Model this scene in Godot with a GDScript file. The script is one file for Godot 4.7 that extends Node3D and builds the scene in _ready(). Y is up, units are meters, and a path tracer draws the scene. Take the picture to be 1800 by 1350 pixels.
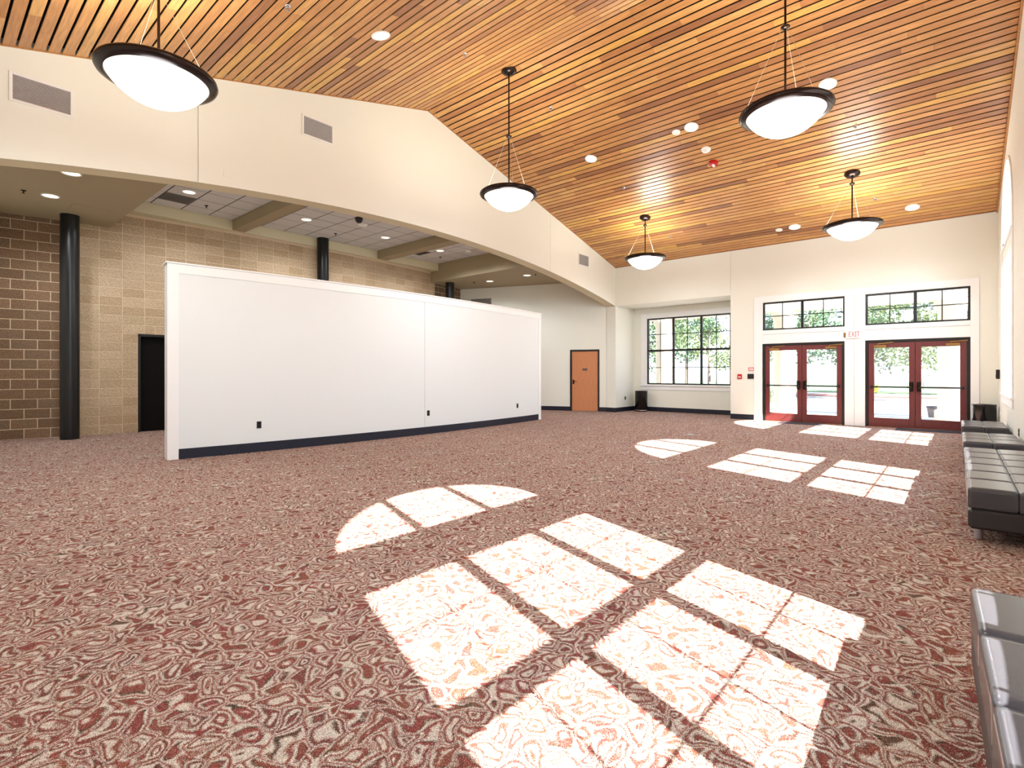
extends Node3D
# A lobby: x to the right, y up, the far wall lies towards -z.  V(x, h, d) takes the depth d as a positive number.

const SLOPE := 0.265
const RIDGE_H := 7.15
const RIDGE_D := 7.45
const LEFT := -8.87
const RIGHT := 0.70
const FAR := 15.75
const NEAR := -0.85
const SOFFIT := 4.56
const TILE_H := 5.18
const BEAM_H := 4.93
const WINDOW_D := [1.74, 7.40, 13.05]

var rng := RandomNumberGenerator.new()
var M := {}
var cache := {}


func V(x: float, h: float, d: float) -> Vector3:
	return Vector3(x, h, -d)


func roof(d: float) -> float:
	return RIDGE_H - SLOPE * absf(d - RIDGE_D)


func _ready() -> void:
	rng.seed = 7
	view_and_light()
	materials()
	structure()
	ceiling_boards()
	lobby()
	partition_wall()
	windows_and_doors()
	outside()
	lamps()
	furniture()
	fittings()


# ---------------------------------------------------------------- camera, sky, sun, exposure
func view_and_light() -> void:
	var cam := Camera3D.new()
	cam.name = "camera"
	cam.projection = Camera3D.PROJECTION_FRUSTUM
	cam.keep_aspect = Camera3D.KEEP_HEIGHT
	cam.near = 0.05
	cam.far = 400.0
	cam.size = 2.0 * 675.0 / 908.0 * 0.05
	cam.frustum_offset = Vector2(0, -19.6 / 908.0 * 0.05)
	cam.position = Vector3(0, 1.35, 0)
	cam.rotation_degrees = Vector3(0, 40.72, 0)
	add_child(cam)
	cam.current = true
	var we := WorldEnvironment.new()
	we.name = "world_environment"
	var e := Environment.new()
	e.background_mode = Environment.BG_SKY
	var sm := ProceduralSkyMaterial.new()
	sm.sky_top_color = Color(0.62, 0.78, 0.97)
	sm.sky_horizon_color = Color(0.95, 0.97, 1.0)
	sm.sky_curve = 0.12
	sm.ground_bottom_color = Color(0.5, 0.49, 0.47)
	sm.ground_horizon_color = Color(0.85, 0.86, 0.86)
	var sky := Sky.new()
	sky.sky_material = sm
	e.sky = sky
	e.background_energy_multiplier = 4.5
	e.tonemap_mode = Environment.TONE_MAPPER_LINEAR
	e.tonemap_exposure = 1.0
	e.sdfgi_enabled = true
	e.ssao_enabled = true
	e.ssil_enabled = true
	we.environment = e
	add_child(we)
	var sun := DirectionalLight3D.new()
	sun.name = "sun"
	sun.light_energy = 16.0
	sun.light_color = Color(1.0, 0.985, 0.96)
	sun.light_angular_distance = 0.5
	sun.shadow_enabled = true
	sun.sky_mode = DirectionalLight3D.SKY_MODE_LIGHT_ONLY
	add_child(sun)
	sun.look_at_from_position(Vector3(30, 27, 10.5), Vector3.ZERO)


# ---------------------------------------------------------------- materials
func mat(called: String, c: Color, rough := 0.8, metal := 0.0) -> StandardMaterial3D:
	var m := StandardMaterial3D.new()
	m.resource_name = called
	m.albedo_color = c
	m.roughness = rough
	m.metallic = metal
	M[called] = m
	return m


func noise_tex(freq: float, seed_: int, size := 512, low := 0.8, high := 1.0, normal := false, octaves := 4, strength := 4.0) -> NoiseTexture2D:
	var n := FastNoiseLite.new()
	n.noise_type = FastNoiseLite.TYPE_SIMPLEX_SMOOTH
	n.frequency = freq
	n.seed = seed_
	n.fractal_octaves = octaves
	var t := NoiseTexture2D.new()
	t.width = size
	t.height = size
	t.seamless = true
	t.noise = n
	if normal:
		t.as_normal_map = true
		t.bump_strength = strength
	else:
		var g := Gradient.new()
		g.set_color(0, Color(low, low, low))
		g.set_color(1, Color(high, high, high))
		t.color_ramp = g
	return t


func tri(m: StandardMaterial3D, scale: Vector3, world := true) -> void:
	m.uv1_triplanar = true
	m.uv1_world_triplanar = world
	m.uv1_scale = scale
	m.uv1_triplanar_sharpness = 8.0


func materials() -> void:
	var paint_bump := noise_tex(0.08, 3, 512, 0, 1, true, 3, 1.5)
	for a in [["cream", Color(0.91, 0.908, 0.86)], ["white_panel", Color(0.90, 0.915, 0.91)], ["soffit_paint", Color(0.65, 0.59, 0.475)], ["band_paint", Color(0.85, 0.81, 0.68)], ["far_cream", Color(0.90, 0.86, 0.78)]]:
		var m := mat(a[0], a[1], 0.75)
		m.normal_enabled = true
		m.normal_texture = paint_bump
		m.normal_scale = 0.25
		tri(m, Vector3.ONE * 2.0)
	mat("white_trim", Color(0.94, 0.94, 0.93), 0.4)
	mat("joint", Color(0.62, 0.55, 0.45), 0.9)
	mat("backing", Color(0.02, 0.016, 0.014), 0.95)
	mat("outer_wall", Color(0.80, 0.74, 0.64), 0.9)
	mat("rubber_base", Color(0.085, 0.105, 0.165), 0.38)
	mat("black_frame", Color(0.014, 0.014, 0.015), 0.4)
	mat("black_steel", Color(0.012, 0.012, 0.018), 0.32)
	mat("black_plastic", Color(0.025, 0.025, 0.028), 0.45)
	mat("bin_black", Color(0.015, 0.015, 0.018), 0.18)
	mat("bronze", Color(0.17, 0.125, 0.11), 0.22, 0.7)
	mat("wire", Color(0.85, 0.83, 0.78), 0.3, 0.8)
	mat("chrome", Color(0.8, 0.8, 0.82), 0.22, 1.0)
	mat("silver_leg", Color(0.72, 0.72, 0.76), 0.35, 0.6)
	mat("brass", Color(0.62, 0.47, 0.28), 0.3, 0.9)
	mat("alarm_red", Color(0.72, 0.06, 0.06), 0.4)
	mat("sign_white", Color(0.95, 0.95, 0.94), 0.4)
	mat("sign_red", Color(0.82, 0.10, 0.09), 0.5)
	mat("vent_white", Color(0.92, 0.91, 0.89), 0.5)
	mat("vent_dark", Color(0.025, 0.025, 0.025), 0.9)
	mat("tile_grid", Color(0.20, 0.20, 0.205), 0.6)
	mat("return_grey", Color(0.50, 0.49, 0.49), 0.7)
	mat("mat_dark", Color(0.16, 0.12, 0.15), 0.95)
	mat("concrete", Color(0.62, 0.60, 0.57), 0.9)
	mat("asphalt", Color(0.42, 0.41, 0.41), 0.95)
	mat("kerb_red", Color(0.68, 0.40, 0.37), 0.85)
	mat("lawn", Color(0.32, 0.41, 0.25), 1.0)
	mat("porch_cream", Color(0.80, 0.73, 0.63), 0.85)
	mat("bark", Color(0.42, 0.37, 0.32), 0.95)
	mat("post_yellow", Color(0.85, 0.75, 0.18), 0.6)
	mat("planter_blue", Color(0.10, 0.12, 0.17), 0.5)
	var glass := mat("glass", Color(0.95, 0.98, 0.97, 0.05), 0.0)
	glass.transparency = BaseMaterial3D.TRANSPARENCY_ALPHA
	var red := mat("mahogany", Color(0.46, 0.19, 0.185), 0.35)
	red.albedo_texture = noise_tex(0.03, 12, 256, 0.82, 1.0)
	tri(red, Vector3(6.0, 0.8, 6.0))
	var oak := mat("door_wood", Color(0.82, 0.54, 0.36), 0.45)
	oak.albedo_texture = noise_tex(0.03, 15, 256, 0.90, 1.0)
	tri(oak, Vector3(6.0, 0.25, 6.0))
	# leaves
	for i in 3:
		var lm := mat("leaf_%d" % i, [Color(0.36, 0.45, 0.29), Color(0.29, 0.41, 0.29), Color(0.41, 0.48, 0.30)][i], 0.8)
		lm.backlight_enabled = true
		lm.backlight = Color(0.10, 0.16, 0.06)
	# lacquered ceiling boards: one grain, seven tones
	var grain := noise_tex(0.012, 31, 512, 0.80, 1.0)
	var tones := [Color(0.84, 0.61, 0.37), Color(0.78, 0.55, 0.33), Color(0.87, 0.66, 0.40), Color(0.72, 0.49, 0.30), Color(0.63, 0.42, 0.27), Color(0.81, 0.58, 0.35), Color(0.88, 0.67, 0.36)]
	for i in tones.size():
		var b := mat("board_%d" % i, tones[i], 0.34)
		b.albedo_texture = grain
		tri(b, Vector3(0.35, 4.0, 4.0))
		b.uv1_offset = Vector3(0.13 * i, 0.31 * i, 0.17 * i)
	# masonry blocks
	var rock := noise_tex(0.035, 41, 512, 0, 1, true, 5, 9.0)
	var blotch := noise_tex(0.02, 43, 512, 0.74, 1.0, false, 5)
	var browns := [Color(0.57, 0.445, 0.33), Color(0.54, 0.42, 0.31), Color(0.60, 0.47, 0.355), Color(0.56, 0.45, 0.345)]
	var tans := [Color(0.84, 0.73, 0.595), Color(0.82, 0.715, 0.575), Color(0.86, 0.75, 0.615), Color(0.81, 0.695, 0.55)]
	for i in 4:
		for k in 2:
			var bm := mat(("brown_%d" if k == 0 else "tan_%d") % i, (browns if k == 0 else tans)[i], 0.9)
			bm.albedo_texture = blotch
			bm.normal_enabled = true
			bm.normal_texture = rock
			bm.normal_scale = 0.9 if k == 0 else (0.8 if i == 3 else 0.3)
			tri(bm, Vector3.ONE * 2.3)
			bm.uv1_offset = Vector3(0.21, 0.37, 0.53) * i
	mat("mortar", Color(0.85, 0.76, 0.64), 0.95)
	var at := mat("acoustic_tile", Color(0.92, 0.915, 0.92), 0.95)
	at.albedo_texture = noise_tex(0.12, 51, 256, 0.86, 1.0)
	tri(at, Vector3.ONE * 3.0)
	# leather
	var le := mat("leather_grey", Color(0.255, 0.255, 0.275), 0.25)
	le.normal_enabled = true
	le.normal_texture = noise_tex(0.10, 61, 512, 0, 1, true, 3, 2.0)
	le.normal_scale = 0.25
	tri(le, Vector3.ONE * 5.0)
	var ld := mat("leather_base", Color(0.16, 0.15, 0.155), 0.42)
	ld.normal_enabled = true
	ld.normal_texture = le.normal_texture
	ld.normal_scale = 0.25
	tri(ld, Vector3.ONE * 5.0)
	# glowing glass
	for a in [["bowl_glass", Color(1.0, 0.96, 0.90), 1.5], ["lens_glow", Color(1.0, 0.97, 0.92), 2.2], ["lens_warm", Color(1.0, 0.95, 0.86), 1.8]]:
		var gm := mat(a[0], Color(0.95, 0.94, 0.92), 0.4)
		gm.emission_enabled = true
		gm.emission = a[1]
		gm.emission_energy_multiplier = a[2]
	carpet()


func carpet() -> void:
	# curling leaves: stretched cells, each with nested outlines round its middle, plus a tuft speckle; wraps on all sides
	var n := 1024
	var cells := 15
	var size := float(n) / cells
	var r2 := RandomNumberGenerator.new()
	r2.seed = 99
	var px := PackedFloat32Array()
	var py := PackedFloat32Array()
	var ma := PackedFloat32Array()
	var mb := PackedFloat32Array()
	var mc := PackedFloat32Array()
	var md := PackedFloat32Array()
	var kind := PackedInt32Array()
	for i in cells * cells:
		px.append(r2.randf_range(0.05, 0.95))
		py.append(r2.randf_range(0.05, 0.95))
		var t := r2.randf() * TAU
		var q := r2.randf_range(1.15, 1.8)
		ma.append(cos(t) / q)
		mb.append(sin(t) / q)
		mc.append(-sin(t) * q)
		md.append(cos(t) * q)
		kind.append(r2.randi() % 5)
	var warp := FastNoiseLite.new()
	warp.frequency = 0.008
	warp.fractal_octaves = 2
	warp.seed = 3
	var wx := warp.get_seamless_image(n, n).get_data()
	warp.seed = 4
	var wy := warp.get_seamless_image(n, n).get_data()
	var cream := Color(0.85, 0.80, 0.735)
	var red := Color(0.60, 0.26, 0.26)
	var rust := Color(0.60, 0.365, 0.265)
	var olive := Color(0.27, 0.23, 0.19)
	var taupe := Color(0.50, 0.40, 0.36)
	var data := PackedByteArray()
	data.resize(n * n * 3)
	var hgt := PackedByteArray()
	hgt.resize(n * n)
	var k := 0
	for y in n:
		for x in n:
			var fx := (x + r2.randf() * 7.0 - 3.5 + (wx[k] - 128) * 0.2) / size
			var fy := (y + r2.randf() * 7.0 - 3.5 + (wy[k] - 128) * 0.2) / size
			var cx := floori(fx)
			var cy := floori(fy)
			var best := 99.0
			var next := 99.0
			var bi := 0
			for oyy in range(cy - 1, cy + 2):
				var rowi := posmod(oyy, cells) * cells
				for oxx in range(cx - 1, cx + 2):
					var id := rowi + posmod(oxx, cells)
					var dx := fx - oxx - px[id]
					var dy := fy - oyy - py[id]
					var u := dx * ma[id] + dy * mb[id]
					var v := dx * mc[id] + dy * md[id]
					var dd := u * u + v * v
					if dd < best:
						next = best
						best = dd
						bi = id
					elif dd < next:
						next = dd
			var f := sqrt(next) - sqrt(best)
			var which: int = kind[bi]
			var c: Color
			var g := f / 0.5
			g -= int(g)
			var w := r2.randf()
			if g < 0.47 and f > 0.07:
				c = olive if w < 0.08 else (taupe if w > 0.95 else (red if w > 0.91 else cream))
			elif g >= 0.47 and g < 0.58 and w < 0.7:
				c = olive
			else:
				var pr := 0.56 if which == 0 else (0.28 if which == 1 else 0.42)
				var po := 0.42 if which == 2 else 0.27
				c = red if w < pr else (olive if w < pr + po else (cream if w > 0.95 else rust))
			var s := 0.72 + 0.42 * r2.randf()
			data[k * 3] = clampi(int(c.r * s * 255.0), 0, 255)
			data[k * 3 + 1] = clampi(int(c.g * s * 255.0), 0, 255)
			data[k * 3 + 2] = clampi(int(c.b * s * 255.0), 0, 255)
			hgt[k] = clampi(int(s * 200.0), 0, 255)
			k += 1
	var im := Image.create_from_data(n, n, false, Image.FORMAT_RGB8, data)
	var hm := Image.create_from_data(n, n, false, Image.FORMAT_L8, hgt)
	var m := mat("carpet", Color.WHITE, 1.0)
	m.metallic_specular = 0.1
	m.albedo_texture = ImageTexture.create_from_image(im)
	hm.convert(Image.FORMAT_RGBA8)
	hm.bump_map_to_normal_map(6.0)
	m.normal_enabled = true
	m.normal_texture = ImageTexture.create_from_image(hm)
	m.normal_scale = 0.8
	tri(m, Vector3.ONE * (1.0 / 1.62))


# ---------------------------------------------------------------- mesh helpers
func sb() -> SurfaceTool:
	var st := SurfaceTool.new()
	st.begin(Mesh.PRIMITIVE_TRIANGLES)
	return st


func tri3(st: SurfaceTool, a: Vector3, b: Vector3, c: Vector3, n: Vector3) -> void:
	st.set_normal(n)
	if (b - a).cross(c - a).dot(n) > 0.0:
		st.add_vertex(a); st.add_vertex(c); st.add_vertex(b)
	else:
		st.add_vertex(a); st.add_vertex(b); st.add_vertex(c)


func quad(st: SurfaceTool, a: Vector3, b: Vector3, c: Vector3, d: Vector3, n: Vector3) -> void:
	tri3(st, a, b, c, n)
	tri3(st, a, c, d, n)


# a quad with a normal at each corner
func quad_n(st: SurfaceTool, p: Array, n: Array) -> void:
	for t in [[0, 1, 2], [0, 2, 3]]:
		var a: Vector3 = p[t[0]]
		var b: Vector3 = p[t[1]]
		var c: Vector3 = p[t[2]]
		var mean: Vector3 = n[t[0]] + n[t[1]] + n[t[2]]
		var o: Array = t if (b - a).cross(c - a).dot(mean) < 0.0 else [t[0], t[2], t[1]]
		for i in o:
			st.set_normal(n[i])
			st.add_vertex(p[i])


# box with chamfered edges (bevel 0: a plain box) in a frame
func box(st: SurfaceTool, frame: Transform3D, size: Vector3, bevel := 0.0) -> void:
	var h := size / 2.0
	var g := Vector3(maxf(h.x - bevel, 0.0), maxf(h.y - bevel, 0.0), maxf(h.z - bevel, 0.0))
	var B := frame.basis
	for ax in 3:
		for s in [-1.0, 1.0]:
			var n := Vector3.ZERO
			n[ax] = s
			var u := (ax + 1) % 3
			var v := (ax + 2) % 3
			var pts := []
			for q in [[-1, -1], [1, -1], [1, 1], [-1, 1]]:
				var p := Vector3.ZERO
				p[ax] = s * h[ax]
				p[u] = q[0] * g[u]
				p[v] = q[1] * g[v]
				pts.append(frame * p)
			quad(st, pts[0], pts[1], pts[2], pts[3], (B * n).normalized())
	if bevel <= 0.0:
		return
	for ax in 3:
		var u := (ax + 1) % 3
		var v := (ax + 2) % 3
		for su in [-1.0, 1.0]:
			for sv in [-1.0, 1.0]:
				var n := Vector3.ZERO
				n[u] = su
				n[v] = sv
				var pts := []
				for q in [[-1, 0], [1, 0], [1, 1], [-1, 1]]:
					var p := Vector3.ZERO
					p[ax] = q[0] * g[ax]
					p[u] = su * (h[u] if q[1] == 0 else g[u])
					p[v] = sv * (g[v] if q[1] == 0 else h[v])
					pts.append(frame * p)
				quad(st, pts[0], pts[1], pts[2], pts[3], (B * n).normalized())
	for sx in [-1.0, 1.0]:
		for sy in [-1.0, 1.0]:
			for sz in [-1.0, 1.0]:
				tri3(st, frame * Vector3(sx * h.x, sy * g.y, sz * g.z), frame * Vector3(sx * g.x, sy * h.y, sz * g.z), frame * Vector3(sx * g.x, sy * g.y, sz * h.z), (B * Vector3(sx, sy, sz)).normalized())


func at(p: Vector3) -> Transform3D:
	return Transform3D(Basis(), p)


# box between two corners given as x, h, d ranges
func slab(st: SurfaceTool, x0: float, x1: float, h0: float, h1: float, d0: float, d1: float, bevel := 0.0) -> void:
	box(st, at(V((x0 + x1) / 2, (h0 + h1) / 2, (d0 + d1) / 2)), Vector3(absf(x1 - x0), absf(h1 - h0), absf(d1 - d0)), bevel)


# a flat polygon (u, v) pushed along w: frame columns are u, v, w
func prism(st: SurfaceTool, poly: PackedVector2Array, frame: Transform3D, depth: float) -> void:
	var idx := Geometry2D.triangulate_polygon(poly)
	var w := frame.basis.z.normalized()
	for i in range(0, idx.size(), 3):
		var a := poly[idx[i]]
		var b := poly[idx[i + 1]]
		var c := poly[idx[i + 2]]
		tri3(st, frame * Vector3(a.x, a.y, 0), frame * Vector3(b.x, b.y, 0), frame * Vector3(c.x, c.y, 0), -w)
		tri3(st, frame * Vector3(a.x, a.y, depth), frame * Vector3(b.x, b.y, depth), frame * Vector3(c.x, c.y, depth), w)
	var turn := -1.0 if Geometry2D.is_polygon_clockwise(poly) else 1.0
	for i in poly.size():
		var a := poly[i]
		var b := poly[(i + 1) % poly.size()]
		var e := (b - a).normalized()
		var n := frame.basis * Vector3(e.y, -e.x, 0) * turn
		quad(st, frame * Vector3(a.x, a.y, 0), frame * Vector3(b.x, b.y, 0), frame * Vector3(b.x, b.y, depth), frame * Vector3(a.x, a.y, depth), n.normalized())


# turned shape: profile points (radius, height), smooth along the profile unless the corner is sharp
func lathe(st: SurfaceTool, profile: PackedVector2Array, frame: Transform3D, segs := 32) -> void:
	var count := profile.size()
	for i in count - 1:
		var e := profile[i + 1] - profile[i]
		if e.length() < 1e-6:
			continue
		var n0 := Vector2(e.y, -e.x).normalized()
		var na := n0
		var nb := n0
		if i > 0:
			var p := profile[i] - profile[i - 1]
			var m := Vector2(p.y, -p.x).normalized()
			if m.dot(n0) > 0.6:
				na = (m + n0).normalized()
		if i < count - 2:
			var p := profile[i + 2] - profile[i + 1]
			var m := Vector2(p.y, -p.x).normalized()
			if m.dot(n0) > 0.6:
				nb = (m + n0).normalized()
		for s in segs:
			var a0 := TAU * s / segs
			var a1 := TAU * (s + 1) / segs
			var d0 := Vector3(cos(a0), 0, sin(a0))
			var d1 := Vector3(cos(a1), 0, sin(a1))
			var P := []
			var N := []
			for q in [[d0, profile[i], na], [d1, profile[i], na], [d1, profile[i + 1], nb], [d0, profile[i + 1], nb]]:
				P.append(frame * (q[0] * q[1].x + Vector3.UP * q[1].y))
				N.append((frame.basis * (q[0] * q[2].x + Vector3.UP * q[2].y)).normalized())
			quad_n(st, P, N)


func tube(st: SurfaceTool, a: Vector3, b: Vector3, r: float, segs := 10) -> void:
	var up := (b - a).normalized()
	var side := up.cross(Vector3.RIGHT if absf(up.x) < 0.8 else Vector3.FORWARD).normalized()
	var f := Transform3D(Basis(side, up, side.cross(up)), a)
	var l := a.distance_to(b)
	lathe(st, PackedVector2Array([Vector2(0.0001, 0), Vector2(r, 0), Vector2(r, l), Vector2(0.0001, l)]), f, segs)


func put(called: String, st: SurfaceTool, m: Variant, parent: Node = self) -> MeshInstance3D:
	var o := MeshInstance3D.new()
	o.name = called
	o.mesh = st.commit()
	o.material_override = M[m] if m is String else m
	parent.add_child(o, true)
	return o


func put_mesh(called: String, mesh: Mesh, m: String, parent: Node, frame := Transform3D()) -> MeshInstance3D:
	var o := MeshInstance3D.new()
	o.name = called
	o.mesh = mesh
	o.material_override = M[m]
	o.transform = frame
	parent.add_child(o, true)
	return o


func tag(o: Node, label: String, category: String, group := "", kind := "") -> Node:
	o.set_meta("label", label)
	o.set_meta("category", category)
	if group:
		o.set_meta("group", group)
	if kind:
		o.set_meta("kind", kind)
	return o


func base(called: String, p: Vector3, label: String, category: String, group := "", kind := "") -> Node3D:
	var o := Node3D.new()
	o.name = called
	o.position = p
	add_child(o, true)
	tag(o, label, category, group, kind)
	return o


func copy(o: Node3D, called: String, p: Vector3, label: String) -> Node3D:
	var c: Node3D = o.duplicate()
	c.name = called
	c.position = p
	add_child(c, true)
	c.set_meta("label", label)
	return c


# ---------------------------------------------------------------- the shell
func arch(d: float) -> float:
	return 4.55 - 39.0 + sqrt(39.0 * 39.0 - (d - 7.35) * (d - 7.35))


# a strip of the left wall between two depths: arch below, roof above
func arch_strip(d0: float, d1: float) -> PackedVector2Array:
	var p := PackedVector2Array()
	var n := maxi(4, int((d1 - d0) / 0.35))
	for i in n + 1:
		var d := lerpf(d0, d1, float(i) / n)
		p.append(Vector2(d, arch(d)))
	p.append(Vector2(d1, roof(d1) + 0.10))
	if d0 < RIDGE_D and d1 > RIDGE_D:
		p.append(Vector2(RIDGE_D, RIDGE_H + 0.10))
	p.append(Vector2(d0, roof(d0) + 0.10))
	return p


# u runs along the depth, v up, w towards -x (left) from x
func side_frame(x: float) -> Transform3D:
	return Transform3D(Basis(Vector3(0, 0, -1), Vector3.UP, Vector3(-1, 0, 0)), Vector3(x, 0, 0))


func structure() -> void:
	# floor
	var st := sb()
	slab(st, -16.5, 1.1, -0.2, 0.0, -2.2, 16.0)
	slab(st, -9.21, -4.9, -0.2, 0.0, 16.0, 17.25)
	tag(put("floor", st, "carpet"), "wall to wall carpet with cream and maroon swirls across the whole hall", "floor", "", "structure")
	# left gable wall over the long shallow arch: a finish layer in three sheets with real joints, and the body behind
	var wl := base("wall_left", Vector3.ZERO, "cream gable wall with long shallow arch below it", "wall", "", "structure")
	var cuts := [[NEAR, 2.875], [2.885, 12.006], [12.015, FAR]]
	for c in cuts:
		st = sb()
		prism(st, arch_strip(c[0], c[1]), side_frame(LEFT), 0.02)
		put("panel", st, "cream", wl)
	st = sb()
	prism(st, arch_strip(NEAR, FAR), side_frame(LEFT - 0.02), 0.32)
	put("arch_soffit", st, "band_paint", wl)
	# far wall: finish layer in two sheets, body behind
	var wb := base("wall_back", Vector3.ZERO, "cream end wall that holds the red entrance doors", "wall", "", "structure")
	for layer in [[FAR, FAR + 0.03, 0.003], [FAR + 0.03, FAR + 0.30, -0.001]]:
		var g: float = layer[2]
		st = sb()
		slab(st, LEFT, -5.055 - g, 3.64, 5.0, layer[0], layer[1])
		put("panel", st, "cream", wb)
		st = sb()
		slab(st, -5.055 + g, -4.18, 0, 5.0, layer[0], layer[1])
		slab(st, -4.18, 0.24, 3.34, 5.0, layer[0], layer[1])
		slab(st, -4.18, 0.24, 2.17, 2.55, layer[0], layer[1])
		slab(st, -2.195, -1.755, 0, 2.17, layer[0], layer[1])
		slab(st, -2.195, -1.755, 2.55, 3.34, layer[0], layer[1])
		slab(st, 0.24, RIGHT + 0.4, 0, 5.0, layer[0], layer[1])
		put("panel", st, "cream", wb)
	# window bay in the far wall
	var wn := base("wall_bay", Vector3.ZERO, "recessed bay with wide window left of the entrance doors", "wall", "", "structure")
	st = sb()
	slab(st, -9.21, LEFT, 0, 3.9, FAR, 17.05)
	put("bay_side", st, "cream", wn)
	st = sb()
	slab(st, -5.055, -4.80, 0, 3.9, FAR + 0.30, 17.05)
	put("bay_side", st, "cream", wn)
	st = sb()
	slab(st, -9.21, -4.80, 3.64, 3.9, FAR + 0.30, 17.25)
	put("bay_soffit", st, "cream", wn)
	st = sb()
	slab(st, -9.21, -8.35, 0, 3.64, 17.05, 17.25)
	slab(st, -5.46, -4.80, 0, 3.64, 17.05, 17.25)
	slab(st, -8.35, -5.46, 0, 0.945, 17.05, 17.25)
	slab(st, -8.35, -5.46, 3.266, 3.64, 17.05, 17.25)
	put("bay_back", st, "cream", wn)
	# right wall, thick, with three arched window openings
	var wr := sb()
	var f := side_frame(RIGHT + 0.4)
	var at_d := NEAR
	for c in WINDOW_D:
		var a: float = c - 1.29
		var b: float = c + 1.29
		prism(wr, gable(at_d, a), f, 0.4)
		prism(wr, PackedVector2Array([Vector2(a, 0), Vector2(b, 0), Vector2(b, 0.93), Vector2(a, 0.93)]), f, 0.4)
		prism(wr, PackedVector2Array([Vector2(a, 3.43), Vector2(b, 3.43), Vector2(b, 3.76), Vector2(a, 3.76)]), f, 0.4)
		var p := PackedVector2Array([Vector2(a, 3.76)])
		for i in 25:
			var t := PI - PI * i / 24.0
			p.append(Vector2(c + 1.29 * cos(t), 3.95 + 1.24 * sin(t)))
		p.append(Vector2(b, 3.76))
		p.append(Vector2(b, roof(b) + 0.10))
		if a < RIDGE_D and b > RIDGE_D:
			p.append(Vector2(RIDGE_D, RIDGE_H + 0.10))
		p.append(Vector2(a, roof(a) + 0.10))
		prism(wr, p, f, 0.4)
		at_d = b
	prism(wr, gable(at_d, FAR), f, 0.4)
	tag(put("wall_right", wr, "cream"), "cream gable wall at the edge with arched sunny windows", "wall", "", "structure")
	# near end, behind the camera
	st = sb()
	slab(st, -9.21, RIGHT + 0.4, 0, 5.0, NEAR - 0.3, NEAR)
	tag(put("wall_front", st, "cream"), "plain cream end wall facing the entrance doors", "wall", "", "structure")
	# roof over the hall
	st = sb()
	var q := PackedVector2Array([Vector2(NEAR - 0.3, roof(NEAR - 0.3) + 0.09), Vector2(RIDGE_D, RIDGE_H + 0.09), Vector2(FAR + 0.3, roof(FAR + 0.3) + 0.09), Vector2(FAR + 0.3, roof(FAR + 0.3) + 0.3), Vector2(RIDGE_D, RIDGE_H + 0.3), Vector2(NEAR - 0.3, roof(NEAR - 0.3) + 0.3)])
	prism(st, q, side_frame(RIGHT + 0.4), 10.4)
	tag(put("roof", st, "backing"), "dark roof deck behind the gaps of the wooden ceiling", "roof", "", "structure")
	# rubber skirting
	for s in [["baseboard_back", [[-5.055, -4.40, FAR - 0.012, FAR], [0.39, RIGHT, FAR - 0.012, FAR]], "black rubber skirting beside the entrance doors"], ["baseboard_bay", [[LEFT, LEFT + 0.012, FAR, 17.05], [LEFT, -5.055, 17.038, 17.05], [-9.21, LEFT + 0.012, FAR - 0.012, FAR]], "black rubber skirting around the window bay"], ["baseboard_right", [[RIGHT - 0.012, RIGHT, NEAR, FAR]], "black rubber skirting behind the benches"]]:
		st = sb()
		for r in s[1]:
			slab(st, r[0], r[1], 0, 0.15, r[2], r[3], 0.003)
		tag(put(s[0], st, "rubber_base"), s[2], "skirting", "", "structure")


func gable(d0: float, d1: float) -> PackedVector2Array:
	var p := PackedVector2Array([Vector2(d0, 0), Vector2(d1, 0), Vector2(d1, roof(d1) + 0.10)])
	if d0 < RIDGE_D and d1 > RIDGE_D:
		p.append(Vector2(RIDGE_D, RIDGE_H + 0.10))
	p.append(Vector2(d0, roof(d0) + 0.10))
	return p


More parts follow.
